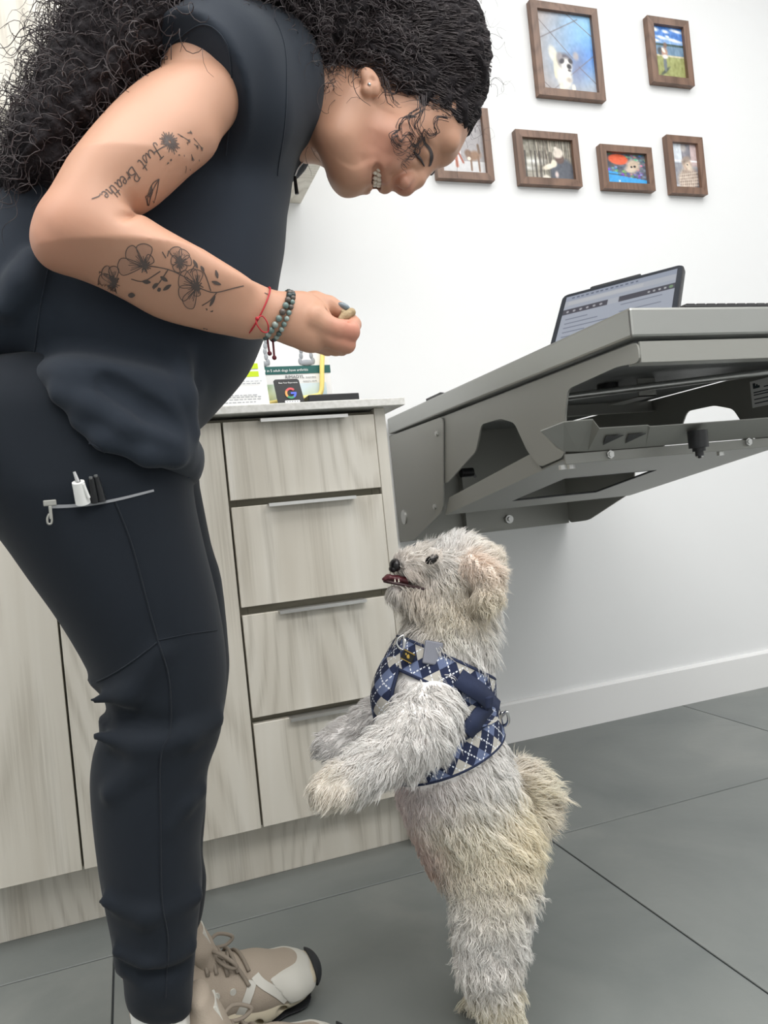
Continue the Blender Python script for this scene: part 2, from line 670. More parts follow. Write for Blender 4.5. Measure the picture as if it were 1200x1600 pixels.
        for _ in range(smooth):
            for lam in (0.5, -0.45):
                acc = np.zeros_like(V)
                cnt = np.zeros(len(V))
                for e in range(4):
                    a, b = Q[:, e], Q[:, (e + 1) % 4]
                    for c_ in range(3):
                        acc[:, c_] += np.bincount(a, V[b, c_], len(V)) + np.bincount(b, V[a, c_], len(V))
                    cnt += np.bincount(a, minlength=len(V)) + np.bincount(b, minlength=len(V))
                V = V + lam * (acc / np.maximum(cnt, 1)[:, None] - V)
        return V, Q


def normals_of(V, Q):
    n = np.cross(V[Q[:, 2]] - V[Q[:, 0]], V[Q[:, 3]] - V[Q[:, 1]])
    N = np.zeros_like(V)
    for e in range(4):
        for c in range(3):
            N[:, c] += np.bincount(Q[:, e], n[:, c], len(V))
    return N / (np.linalg.norm(N, axis=1, keepdims=True) + 1e-12)


def bvh_of(V, Q):
    return BVHTree.FromPolygons([tuple(v) for v in V.tolist()], [tuple(q) for q in Q.tolist()])


def sample(V, Q, N, n, weight=None):
    area = np.linalg.norm(np.cross(V[Q[:, 2]] - V[Q[:, 0]], V[Q[:, 3]] - V[Q[:, 1]]), axis=1)
    if weight is not None: area = area * weight(V[Q].mean(1))
    f = rng.choice(len(Q), n, p=area / area.sum())
    w = rng.dirichlet((1, 1, 1, 1), n)
    P = (V[Q[f]] * w[:, :, None]).sum(1)
    Nn = (N[Q[f]] * w[:, :, None]).sum(1)
    return P, Nn / (np.linalg.norm(Nn, axis=1, keepdims=True) + 1e-12)


def onto(bvh, pts, off=0.0006, d=(0, 1, 0)):
    """drop points along d onto a body, lifted off it a little; returns points, normals"""
    d = Vector(d).normalized()
    P, N = [], []
    for p in pts:
        hit = bvh.ray_cast(Vector(p) - d * 0.4, d)
        if hit[0] is None:
            h = bvh.find_nearest(Vector(p))
            hit = (h[0], h[1])
        n = hit[1]
        if n.dot(d) > 0: n = -n
        P.append(np.array(hit[0] + n * off))
        N.append(np.array(n))
    return np.array(P), np.array(N)


def ribbon(paths_normals, widths):
    """flat strips lying on a surface; list of (P,N), half widths -> V,Q"""
    VV, QQ, base = [], [], 0
    for (P, N), w in zip(paths_normals, widths):
        T = np.gradient(P, axis=0)
        B = np.cross(N, T)
        B /= np.linalg.norm(B, axis=1, keepdims=True) + 1e-12
        ww = np.broadcast_to(w, (len(P),))[:, None]
        VV.append(np.stack([P - B * ww, P + B * ww], 1).reshape(-1, 3))
        i = base + 2 * np.arange(len(P) - 1)
        QQ.append(np.stack([i, i + 1, i + 3, i + 2], 1))
        base += 2 * len(P)
    return np.concatenate(VV), np.concatenate(QQ)

# ================================================================== the setting
WALL_Y = 1.957
X0, X1, Y0, Y1, ZC = -2.6, 3.2, -2.6, WALL_Y, 2.7
tag(MB().box((X0, Y1, 0), (X1, Y1 + 0.1, ZC)).build('wall_back', M['wall']), kind='structure')
tag(MB().box((X0, Y0 - 0.1, 0), (X1, Y0, ZC)).build('wall_front', M['wall']), kind='structure')
tag(MB().box((X0 - 0.1, Y0, 0), (X0, Y1, ZC)).build('wall_left', M['wall']), kind='structure')
tag(MB().box((X1, Y0, 0), (X1 + 0.1, Y1, ZC)).build('wall_right', M['wall']), kind='structure')
tag(MB().box((X0, Y0, ZC), (X1, Y1, ZC + 0.1)).build('ceiling', M['ceiling']), kind='structure')
floor = tag(MB().box((X0, Y0, -0.06), (X1, Y1, -0.0025)).build('floor', M['grout']), kind='structure')
G = 0.0016
for i in range(-4, 5):
    for j in range(-6, 1):
        x0, x1 = -0.083 + 0.8335 * i, -0.083 + 0.8335 * (i + 1)
        y0, y1 = 1.366 + 0.8335 * j, 1.366 + 0.8335 * (j + 1)
        x0, x1, y0, y1 = max(x0, X0), min(x1, X1), max(y0, Y0), min(y1, Y1)
        if x1 - x0 < 0.05 or y1 - y0 < 0.05: continue
        MB().box((x0 + G, y0 + G, -0.0026), (x1 - G, y1 - G, 0.0), 0.0008, seg=1).build('tile', M['tile'], floor)
b = MB()
b.prism([(0.53, WALL_Y, 0), (0.53, WALL_Y - 0.014, 0), (0.53, WALL_Y - 0.014, 0.108), (0.53, WALL_Y - 0.010, 0.114), (0.53, WALL_Y, 0.115)], (X1 - 0.53, 0, 0))
tag(b.build('baseboard_back', M['trim']), kind='structure')

# ================================================================== base cabinets
YF = 1.452           # front plane of doors and drawers
ZB, ZT = 0.117, 0.893
t_front = 0.018


def pull(parent, x0, x1, z):
    """thin aluminium edge pull hooked over the top of a front"""
    y = YF
    o = [(x0, y + 0.012, z + 0.0015), (x0, y - 0.016, z + 0.0015), (x0, y - 0.016, z - 0.005), (x0, y - 0.0145, z - 0.005), (x0, y - 0.0145, z), (x0, y + 0.012, z)]
    return MB().prism(o, (x1 - x0, 0, 0)).build('handle', M['alu'], parent)


def carcass(root, x0, x1):
    b = MB()
    y0, y1 = YF + t_front + 0.001, WALL_Y - 0.002
    b.box((x0, y0, ZB), (x0 + 0.016, y1, 0.9))
    b.box((x1 - 0.016, y0, ZB), (x1, y1, 0.9))
    b.box((x0 + 0.016, y0, ZB), (x1 - 0.016, y1, ZB + 0.016))
    b.box((x0 + 0.016, y1 - 0.01, ZB + 0.016), (x1 - 0.016, y1, 0.9))
    b.box((x0 + 0.016, y0, 0.884), (x1 - 0.016, y1 - 0.01, 0.9))
    b.build('carcass', M['shadowgap'], root)


unit = thing('drawer_cabinet', 'pale wood cabinet of four drawers behind the dog, at the end of the worktop', 'cabinet', (0.345, 1.7, 0))
carcass(unit, 0.194, 0.502)
for z_ in (0.736, 0.53, 0.321):
    MB().box((0.2105, YF + t_front + 0.002, z_ - 0.016), (0.4855, YF + t_front + 0.016, z_ + 0.016)).build('rail', M['shadowgap'], unit)  # rails added behind the drawer gaps so these read grey, not black
for z0, z1 in ((0.743, 0.8925), (0.538, 0.7295), (0.327, 0.5225), (0.119, 0.315)):
    d = MB().box((0.1965, YF, z0), (0.5005, YF + t_front, z1), 0.0008, seg=1).build('drawer', M['wood'], unit)
    pull(d, 0.266, 0.441, z1)
MB().box((0.5035, YF + 0.006, 0), (0.527, WALL_Y - 0.001, 0.905), 0.0008, seg=1).build('end_panel', M['wood'], unit)

for n, (xa, xb, lab) in enumerate([(-0.1225, 0.1925, 'pale wood base cabinet door unit behind the knees of the woman in black'),
                                   (-0.4405, -0.1255, 'pale wood base cabinet at the left edge, behind the thigh of the woman in black')]):
    c = thing('base_cabinet', lab, 'cabinet', ((xa + xb) / 2, 1.7, 0), 'base cabinets with plain doors')
    carcass(c, xa - 0.001, xb + 0.001)
    d = MB().box((xa + 0.0005, YF, ZB + 0.001), (xb - 0.0005, YF + t_front, 0.8925), 0.0008, seg=1).build('door', M['wood'], c)
    pull(d, xa + 0.07, xb - 0.07, 0.8925)
c = thing('kickboard', 'recessed pale wood kickboard running along the floor under the cabinets', 'kickboard', (0, 1.515, 0))
MB().box((-1.6, 1.512, 0), (0.5035, 1.528, ZB - 0.0005), 0.0008, seg=1).build('board', M['wood'], c)
c = thing('worktop', 'pale grey worktop lying over the drawers and doors', 'worktop', (-0.4, 1.7, 0.905))
MB().box((-1.6, 1.434, 0.9055), (0.564, WALL_Y, 0.9215), 0.0015).build('slab', M['counter'], c)

# ================================================================== wall cabinets (upper left)
for xa, xb, lab in ((0.0715, 0.529, 'pale wood wall cabinet nearest the picture frames, behind the woman\'s head'),
                    (-0.3905, 0.0685, 'pale wood wall cabinet at the upper left, behind the curly hair'),):
    c = thing('wall_cabinet', lab, 'cabinet', ((xa + xb) / 2, 1.77, 1.536), 'wall cabinets')
    b = MB()
    b.box((xa, 1.598, 1.538), (xb, WALL_Y - 0.001, 1.556))
    b.box((xa, 1.598, 1.556), (xa + 0.018, WALL_Y - 0.001, 2.3))
    b.box((xb - 0.018, 1.598, 1.556), (xb, WALL_Y - 0.001, 2.3))
    b.box((xa + 0.018, 1.598, 2.282), (xb - 0.018, WALL_Y - 0.001, 2.3))
    b.box((xa + 0.018, WALL_Y - 0.012, 1.556), (xb - 0.018, WALL_Y - 0.001, 2.282))
    b.build('carcass', M['wood'], c)
    MB().box((xa + 0.001, 1.577, 1.534), (xb - 0.001, 1.597, 2.3), 0.0008, seg=1).build('door', M['wood'], c)

# ================================================================== exam table
T = thing('exam_table', 'wall mounted folding steel exam table with grey painted folding arms', 'exam table', (0.98, WALL_Y, 0.9))
XL, XR = 0.705, 1.25
b = MB()
b.box((XL, 0.891, 0.903), (XR, 1.94, 0.946), 0.004)
b.build('table_top', M['steel'], T)
MB().box((XL + 0.02, 0.915, 0.8975), (XR - 0.02, 1.93, 0.9028)).build('gap_shade_board', M['plate_dark'], T)  # dark board standing in for the shaded gap between rim and arms


def rounded(pts, r=0.012, n=4):
    out = []
    P = [np.asarray(p, float) for p in pts]
    for i, p in enumerate(P):
        a, c = P[i - 1] - p, P[(i + 1) % len(P)] - p
        la, lc = np.linalg.norm(a), np.linalg.norm(c)
        rr = min(r, la * 0.4, lc * 0.4)
        s, e = p + a / la * rr, p + c / lc * rr
        for k in range(n + 1):
            t = k / n
            out.append((1 - t) ** 2 * s + 2 * t * (1 - t) * p + t * t * e)
    return out


def yz(x, pts, r=0.012):
    return [(x, p[0], p[1]) for p in rounded(pts, r)]


br_out = [(1.944, 0.898), (1.578, 0.896), (1.632, 0.682), (1.845, 0.611), (1.944, 0.606)]
arm_out = [(1.64, 0.897), (0.893, 0.897), (0.893, 0.867), (0.945, 0.872), (1.078, 0.864), (1.094, 0.825), (1.100, 0.78), (1.112, 0.754), (1.19, 0.744),
           (1.230, 0.778), (1.266, 0.835), (1.318, 0.851), (1.402, 0.852), (1.440, 0.800), (1.600, 0.746), (1.64, 0.745)]
for x, nm in ((0.709, 'wall_bracket'), (1.2455, 'wall_bracket')):
    br = MB().prism(yz(x, br_out, 0.02), (0.0035, 0, 0)).build(nm, M['plate'], T)
    if x < 1:
        for (y, z) in ((1.617, 0.862), (1.674, 0.693)):
            MB().cyl((x - 0.004, y, z), (x, y, z), 0.0065, seg=6).cyl((x - 0.0055, y, z), (x - 0.004, y, z), 0.0045, seg=12).build('bolt', M['alu'], br, smooth=False)
        MB().cyl((x - 0.0025, 1.892, 0.674), (x, 1.892, 0.674), 0.0195, seg=32).cyl((x - 0.0035, 1.892, 0.674), (x - 0.0025, 1.892, 0.674), 0.017, seg=32).build('round_badge', M['alu'], br, smooth=True)
for x, nm in ((0.7145, 'folding_arm'), (1.2385, 'folding_arm')):
    MB().prism(yz(x, arm_out), (0.0035, 0, 0)).build(nm, M['plate'], T)
# wall plate with stepped channel and boss
b = MB()
b.box((0.7125, 1.942, 0.606), (1.2455, WALL_Y - 0.001, 0.9))
b.box((0.90, 1.915, 0.612), (0.925, 1.942, 0.895))
b.box((0.925, 1.925, 0.612), (1.09, 1.942, 0.67))
wp = b.build('wall_plate', M['plate'], T)
MB().cyl((1.035, 1.925, 0.637), (1.035, 1.915, 0.637), 0.012, seg=20).cyl((1.035, 1.915, 0.637), (1.035, 1.909, 0.637), 0.007, seg=12).build('boss', M['alu'], wp, smooth=True)
# front cross rail with return lip
b = MB()
b.box((0.718, 0.8925, 0.867), (1.2385, 0.896, 0.897))
b.box((0.718, 0.896, 0.867), (1.2385, 0.921, 0.870))
b.build('front_rail', M['plate'], T)


def sz(y): return 0.674 + (1.64 - y) * 0.1477


hole = [(0.832, 1.297, sz(1.297)), (1.052, 1.297, sz(1.297)), (1.058, 1.523, sz(1.523)), (0.836, 1.525, sz(1.525))]
b = MB()
b.prism([(0.718, 1.112, sz(1.112)), (1.2385, 1.112, sz(1.112)), (1.2385, 1.64, sz(1.64)), (0.718, 1.64, sz(1.64))], (0, 0, -0.003), holes=[hole])
bp_ = b.build('brace_plate', M['plate'], T)
for x in (0.718, 1.2355):
    MB().prism([(x, 1.19, sz(1.19)), (x, 1.64, sz(1.64)), (x, 1.607, 0.711), (x, 1.226, 0.771)], (0.003, 0, 0)).build('brace_flange', M['plate'], T)
b = MB()
for k in range(4):
    p, q = Vector(hole[k]), Vector(hole[(k + 1) % 4])
    b.cyl(p + Vector((0, 0, -0.0015)), q + Vector((0, 0, -0.0015)), 0.0022, seg=6)
b.build('hole_edging', M['black'], bp_)
fr = MB().box((0.716, 1.108, 0.741), (1.2405, 1.112, 0.7585), 0.0006, seg=1).build('lower_rail', M['plate'], T)
for (x, z) in ((0.804, 0.7515), (1.11, 0.7535)):
    MB().cyl((x, 1.108, z), (x, 1.103, z), 0.0075, seg=6).cyl((x, 1.103, z), (x, 1.101, z), 0.0045, seg=12).build('bolt', M['alu'], fr, smooth=False)
for x in (0.715, 0.732, 1.008, 1.056):
    MB().cyl((x + 0.005, 1.125, 0.741), (x + 0.005, 1.125, 0.7335), 0.0068, seg=6).build('bolt', M['alu'], fr, smooth=False)
# thin lower tray, bent up at the front, with a raised tab at the left
tray_f = [(0.632, 1.04, 0.793), (0.676, 1.04, 0.805), (0.730, 1.04, 0.806), (0.741, 1.04, 0.791), (0.836, 1.04, 0.7905), (0.84, 1.04, 0.788), (1.0, 1.04, 0.788), (1.2, 1.04, 0.789)]
tray_b = [(0.70, 1.106, 0.770), (0.712, 1.106, 0.763), (0.74, 1.106, 0.761), (0.76, 1.106, 0.760), (0.85, 1.106, 0.7595), (0.88, 1.106, 0.7595), (1.0, 1.106, 0.7595), (1.2, 1.106, 0.7595)]
bm = bmesh.new()
rows = []
for dz in (0, 0.0016):
    rows.append([bm.verts.new((p[0], p[1], p[2] + dz)) for p in tray_f])
    rows.append([bm.verts.new((p[0], p[1], p[2] + dz)) for p in tray_b])
n = len(tray_f)
for i in range(n - 1):
    bm.faces.new([rows[0][i], rows[0][i + 1], rows[1][i + 1], rows[1][i]])
    bm.faces.new([rows[2][i], rows[3][i], rows[3][i + 1], rows[2][i + 1]])
    bm.faces.new([rows[0][i], rows[2][i], rows[2][i + 1], rows[0][i + 1]])
    bm.faces.new([rows[1][i], rows[1][i + 1], rows[3][i + 1], rows[3][i]])
for i in (0, n - 1):
    bm.faces.new([rows[0][i], rows[1][i], rows[3][i], rows[2][i]])
mb = MB()
mb.bm.free()
mb.bm = bm
tr = mb.build('tray', M['plate'], T)
tri = MB()
for cx in (0.765, 0.81):
    tri.prism([(cx, 1.058, 0.7795), (cx + 0.035, 1.058, 0.7795), (cx + 0.012, 1.085, 0.768)], (0, 0, -0.001))
tri.build('cut_out', M['black'], tr)
MB().cyl((0.945, 1.05, 0.777), (0.945, 1.05, 0.747), 0.0165, seg=24).cyl((0.945, 1.05, 0.747), (0.945, 1.05, 0.741), 0.011, seg=20).cyl((0.945, 1.05, 0.741), (0.945, 1.05, 0.733), 0.007, seg=16).cyl((0.945, 1.05, 0.733), (0.945, 1.05, 0.729), 0.003, seg=8).build('rubber_stop', M['black'], T, smooth=True)
MB().box((0.718, 1.518, 0.872), (1.2385, 1.521, 0.897)).box((0.718, 1.505, 0.870), (1.2385, 1.521, 0.872)).build('cross_bar', M['plate'], T)
MB().box((0.952, 1.20, 0.862), (0.992, 1.203, 0.897)).box((0.952, 1.20, 0.862), (0.992, 1.30, 0.864)).build('hanger', M['plate'], T)
MB().cyl((0.92, 1.25, 0.897), (0.92, 1.25, 0.882), 0.021, seg=24).build('foot_pad', M['black'], T, smooth=True)
MB().cyl((0.735, 1.24, 0.87), (1.225, 1.10, 0.885), 0.007, seg=12).build('gas_strut', M['alu'], T, smooth=True)
MB().cyl((0.755, 1.61, 0.765), (0.785, 1.61, 0.765), 0.011, seg=16).cyl((0.785, 1.61, 0.765), (0.80, 1.63, 0.755), 0.004, seg=10).build('knob', M['black'], T, smooth=True)
lb = MB().box((1.2365, 1.10, 0.828), (1.2384, 1.212, 0.882)).build('rating_label', M['paper'], T)
b = MB()
for k, (z, ya, yb) in enumerate(((0.866, 1.115, 1.178), (0.858, 1.13, 1.205), (0.853, 1.12, 1.205), (0.844, 1.13, 1.205), (0.836, 1.17, 1.205))):
    b.box((1.2362, ya, z - 0.0011), (1.2366, yb, z + 0.0011))
b.box((1.2362, 1.188, 0.866), (1.2366, 1.205, 0.871))
b.box((1.2362, 1.199, 0.871), (1.2366, 1.205, 0.877))
b.box((1.2362, 1.193, 0.871), (1.2366, 1.197, 0.874))
b.build('label_print', M['ink_dark'], lb)

# ------------------------------------------------------------------ things on the table
al, be = math.radians(54.7), math.radians(40.0)
u = Vector((math.cos(al), -math.sin(al), 0))
aw = Vector((math.sin(al), math.cos(al), 0))
up = Vector((0, 0, 1)) * math.cos(be) + aw * math.sin(be)
nrm = u.cross(up)
BRc = Vector((0.921, 1.05, 0.954))
TW, TH = 0.236, 0.178
BLc = BRc - u * TW
tm = Matrix((u, up, nrm)).transposed().to_4x4()
tm.translation = BLc
tab = thing('tablet', 'tablet in a dark case leaning back on the steel table, showing a web page', 'tablet', tuple(BLc))


def rrect(w, h, r, z, x0=0.0, y0=0.0, n=5):
    out = []
    for cx, cy, a0 in ((w - r, r, -90), (w - r, h - r, 0), (r, h - r, 90), (r, r, 180)):
        for k in range(n + 1):
            a = math.radians(a0 + 90 * k / n)
            out.append(tm @ Vector((x0 + cx + r * math.cos(a), y0 + cy + r * math.sin(a), z)))
    return out


MB().prism(rrect(TW, TH, 0.012, -0.011), nrm * 0.0095).build('case', M['black'], tab)
MB().prism(rrect(TW - 0.004, TH - 0.004, 0.0105, -0.0015, 0.002, 0.002), nrm * 0.002).build('bezel', mat('tablet_rim', rgb(46, 50, 58), 0.25, 0.5), tab)
MB().prism(rrect(0.10, 0.012, 0.004, -0.016, 0.055, TH - 0.002), nrm * 0.012).build('pencil_loop', M['black'], tab)
cv = Canvas(150, 112, (214, 222, 238))
cv.rect(0, 0, 1, 0.10, (196, 206, 226)).rect(0, 0.10, 1, 0.2, (226, 231, 242)).rect(0.04, 0.12, 0.72, 0.18, (240, 243, 249))
cv.rect(0, 0.26, 1, 0.36, (84, 82, 96)).rect(0.42, 0.26, 0.52, 0.36, (226, 231, 242))
for k in range(6): cv.ell(0.05 + 0.062 * k, 0.31, 0.013, 0.02, (225, 225, 232))
for k in range(5): cv.ell(0.78 + 0.045 * k, 0.31, 0.011, 0.018, (230, 232, 236))
cv.ell(0.965, 0.31, 0.018, 0.026, (150, 190, 140))
for k in range(6): cv.rect(0.05, 0.45 + 0.08 * k, 0.25 + 0.1 * (k % 3), 0.465 + 0.08 * k, (150, 158, 178))
for k in range(4): cv.rect(0.55, 0.41 + 0.13 * k, 0.9, 0.425 + 0.13 * k, (160, 168, 186))
for k in range(14): cv.rect(0.06 + 0.045 * k, 0.04, 0.085 + 0.045 * k, 0.06, (120, 130, 155))
sm = mat('lit_screen', rough=0.15, attr='Col', emit=((1, 1, 1, 1), 0.42))
for l_ in [q for q in sm.node_tree.links if q.to_socket.name == 'Base Color']: sm.node_tree.links.remove(l_)
sm.node_tree.nodes['Principled BSDF'].inputs['Base Color'].default_value = (0.01, 0.01, 0.012, 1)
print_mesh('screen', cv, tm @ Vector((0.011, TH - 0.011, 0.0007)), u * (TW - 0.022), up * -(TH - 0.022), sm, tab)
for p in (0.05, TW - 0.05):
    q = tm @ Vector((p, 0.11, -0.013))
    MB().cyl(q, (q.x + aw.x * 0.06, q.y + aw.y * 0.06, 0.9505), 0.004, seg=8).build('stand_leg', M['black'], tab)

kb = thing('keyboard', 'black keyboard lying along the front edge of the steel table', 'keyboard', (1.0, 0.95, 0.946))
MB().box((0.812, 0.90, 0.9465), (1.13, 1.0, 0.9515), 0.002).build('base', M['black'], kb)
kmesh = None
for r in range(4):
    for k in range(16):
        x = 0.818 + k * 0.0192
        if kmesh is None:
            key = MB().box((-0.008, -0.008, 0), (0.008, 0.008, 0.0035), 0.001, seg=1).build('key', M['black'], None)
            kmesh = key.data
        else:
            key = bpy.data.objects.new('key', kmesh)
            COL.objects.link(key)
        key.location = (x + 0.0096, 0.913 + r * 0.0235, 0.9515)
        put(key, kb)
b = MB().prism([(0.712, 1.585, 0.9465), (0.74, 1.60, 0.9465), (0.74, 1.672, 0.9465), (0.712, 1.672, 0.9465)], (0, 0, 0.006))
tag(b.build('pen_case', M['black']), 'small flat black item lying on the rear left edge of the steel table', 'pouch')

# ================================================================== things on the worktop
ZW = 0.9217
g = thing('review_sign', 'small black sign with a multicoloured letter and a row of stars on the worktop', 'sign', (0.367, 1.6, ZW))
lean = 0.10
sgn = [(0.341, 1.600, ZW), (0.401, 1.600, ZW), (0.391, 1.612, 0.9985), (0.387, 1.6125, 1.0015), (0.339, 1.6125, 1.0015), (0.335, 1.612, 0.9985)]
MB().prism(sgn, (0, 0.004, 0)).prism([(0.341, 1.60, ZW), (0.401, 1.60, ZW), (0.401, 1.64, ZW), (0.341, 1.64, ZW)], (0, 0, 0.003)).build('panel', M['black'], g)


def face_m(x, z, s=1.0, y=None):
    """upright text facing -Y (the room)"""
    yy = y if y is not None else 1.5990 + (z - ZW) * 0.155
    return Matrix.Translation((x, yy - 0.0006, z)) @ Matrix.Rotation(math.radians(90), 4, 'X')


text_mesh('lettering', 'Rate Your Experience', 0.0047, face_m(0.366, 0.9915), M['ink_white'], g, 'CENTER', 0.0001)
cx, cz, r1, r2 = 0.369, 0.9695, 0.0125, 0.0078
seg_cols = [((-8, -52), rgb(88, 110, 220)), ((-52, -138), rgb(70, 150, 110)), ((-138, -212), rgb(236, 160, 90)), ((-212, -318), rgb(216, 92, 96))]
for (a0, a1), c in seg_cols:
    b = MB()
    P1 = [(cx + r1 * math.cos(math.radians(a)), cz + r1 * math.sin(math.radians(a))) for a in np.linspace(a0, a1, 9)]
    P2 = [(cx + r2 * math.cos(math.radians(a)), cz + r2 * math.sin(math.radians(a))) for a in np.linspace(a1, a0, 9)]
    b.prism([(x, 1.5987 + (z - ZW) * 0.155, z) for x, z in P1 + P2], (0, -0.0004, 0))
    if a0 == -8:
        b.prism([(x, 1.5986 + (z - ZW) * 0.155, z) for x, z in ((cx, cz - 0.0022), (cx + r1 + 0.0002, cz - 0.0022), (cx + r1 + 0.0002, cz + 0.0024), (cx, cz + 0.0024))], (0, -0.0004, 0))
    b.build('letter_stroke', mat('sign_colour', c, 0.5), g)
MB().prism([(x, 1.5987 + (z - ZW) * 0.155, z) for x, z in ((0.355, 0.9535), (0.386, 0.9535), (0.3875, 0.951), (0.386, 0.9485), (0.355, 0.9485), (0.3535, 0.951))], (0, -0.0004, 0)).build('star_plate', M['ink_white'], g)
for k in range(5):
    b = MB()
    sx, szz = 0.3592 + k * 0.0056, 0.951
    st = [(sx + (0.0021 if i % 2 == 0 else 0.0009) * math.sin(i * math.pi / 5), szz + (0.0021 if i % 2 == 0 else 0.0009) * math.cos(i * math.pi / 5)) for i in range(10)]
    b.prism([(x, 1.5982 + (z - ZW) * 0.155, z) for x, z in st], (0, -0.0003, 0))
    b.build('star', M['ink_grey'], g)

# tall medical display behind
d = thing('joint_display', 'white medical display board with a teal band and a bone picture, leaning by the wall', 'display board', (0.36, 1.70, ZW))
[YD] = [1.66]
MB().box((0.19, YD, ZW), (0.478, YD + 0.006, 1.15), 0.001, seg=1).build('board', M['paper'], d)
MB().box((0.19, YD - 0.0012, 1.022), (0.4785, YD, 1.0395)).build('teal_band', M['teal'], d)
text_mesh('lettering', 'Studies have shown that as many as 4 in 5 adult dogs have arthritis', 0.0082, face_m(0.205, 1.0275, y=YD - 0.0014), M['ink_white'], d, 'LEFT', 0.0001)
text_mesh('lettering', 'RIMADYL', 0.0105, face_m(0.372, 1.0115, y=YD - 0.0014), M['ink_dark'], d, 'LEFT', 0.0001)
text_mesh('lettering', '(carprofen)', 0.0052, face_m(0.419, 1.0115, y=YD - 0.0014), M['ink_dark'], d, 'LEFT', 0.0001)
text_mesh('lettering', 'RIMADYL HELPS', 0.0045, face_m(0.412, 1.0025, y=YD - 0.0014), M['ink_dark'], d, 'LEFT', 0.0001)
cv = Canvas(120, 60, (232, 240, 246))
cv.grad(0.25, 0.3, (150, 196, 216))
cv.ell(0.12, 0.25, 0.09, 0.3, (150, 176, 130), 0.4, 0.4, 0.8).ell(0.2, 0.4, 0.12, 0.25, (205, 214, 170), 0.2, 0.5, 0.8).ell(0.72, 0.5, 0.10, 0.36, (206, 220, 206), 0.3, 0.5, 0.7)
cv.ell(0.5, 0.75, 0.3, 0.2, (225, 230, 225), 0, 0.5)
print_mesh('picture', cv, (0.30, YD - 0.0005, 1.000), (0.165, 0, 0), (0, 0, -0.072), M['print'], d)
for bx in (0.322, 0.425):
    b = MB()
    for s, w in ((-1, 0.015), (1, 0.015)):
        for k in range(5):
            b.ball((bx + s * (w - 0.0045 * abs(math.sin(k * 0.8))), YD - 0.001, 1.050 + k * 0.012), 0.0045, 8, (1, 0.3, 1.7))
    b.ball((bx, YD - 0.001, 1.046), 0.016, 10, (1, 0.2, 0.45))
    b.build('bone_outline', M['ink_grey'], d, smooth=True)
tube('bone_strip', [(0.318, YD - 0.012, 0.955), (0.38, YD - 0.012, 0.962), (0.435, YD - 0.012, 0.968), (0.448, YD - 0.012, 0.976), (0.453, YD - 0.012, 1.0), (0.456, YD - 0.012, 1.03), (0.464, YD - 0.012, 1.085)], 0.0055, M['yellow'], d)
MB().prism([(0.466, YD + 0.006, 1.02), (0.469, YD + 0.006, 1.02), (0.484, YD + 0.03, ZW), (0.479, YD + 0.03, ZW)], (0, 0.003, 0)).build('back_strut', M['ink_dark'], d)

p = thing('paper_leaflet', 'upright white leaflet with two lime green boxes, half hidden by the black top', 'leaflet', (0.24, 1.60, ZW))
MB().prism([(0.15, 1.60, ZW), (0.321, 1.60, ZW), (0.314, 1.61, 1.10), (0.15, 1.61, 1.10)], (0, 0.0012, 0)).build('sheet', M['paper'], p)
for z in (1.025, 1.008):
    MB().prism([(0.215, 1.6045, z), (0.303, 1.6045, z), (0.303, 1.6050, z + 0.0115), (0.215, 1.6050, z + 0.0115)], (0, -0.0004, 0)).build('green_box', M['lime'], p)
b = MB()
for k, z in enumerate((0.997, 0.992, 0.968, 0.964, 0.959, 0.953)):
    x = 0.235 - 0.01 * (k % 2)
    while x < 0.305 - 0.008 * (k % 3):
        w = 0.004 + 0.006 * rng.random()
        b.prism([(x, 1.6012, z), (x + w, 1.6012, z), (x + w, 1.6014, z + 0.0016), (x, 1.6014, z + 0.0016)], (0, -0.0002, 0))
        x += w + 0.002
b.build('print_lines', M['ink_grey'], p)
b = MB().box((0.402, 1.585, ZW), (0.517, 1.65, 0.9605), 0.002)
k = b.build('card_holder', M['black'])
tag(k, 'low black box holding cards, lying right of the black review sign', 'holder')

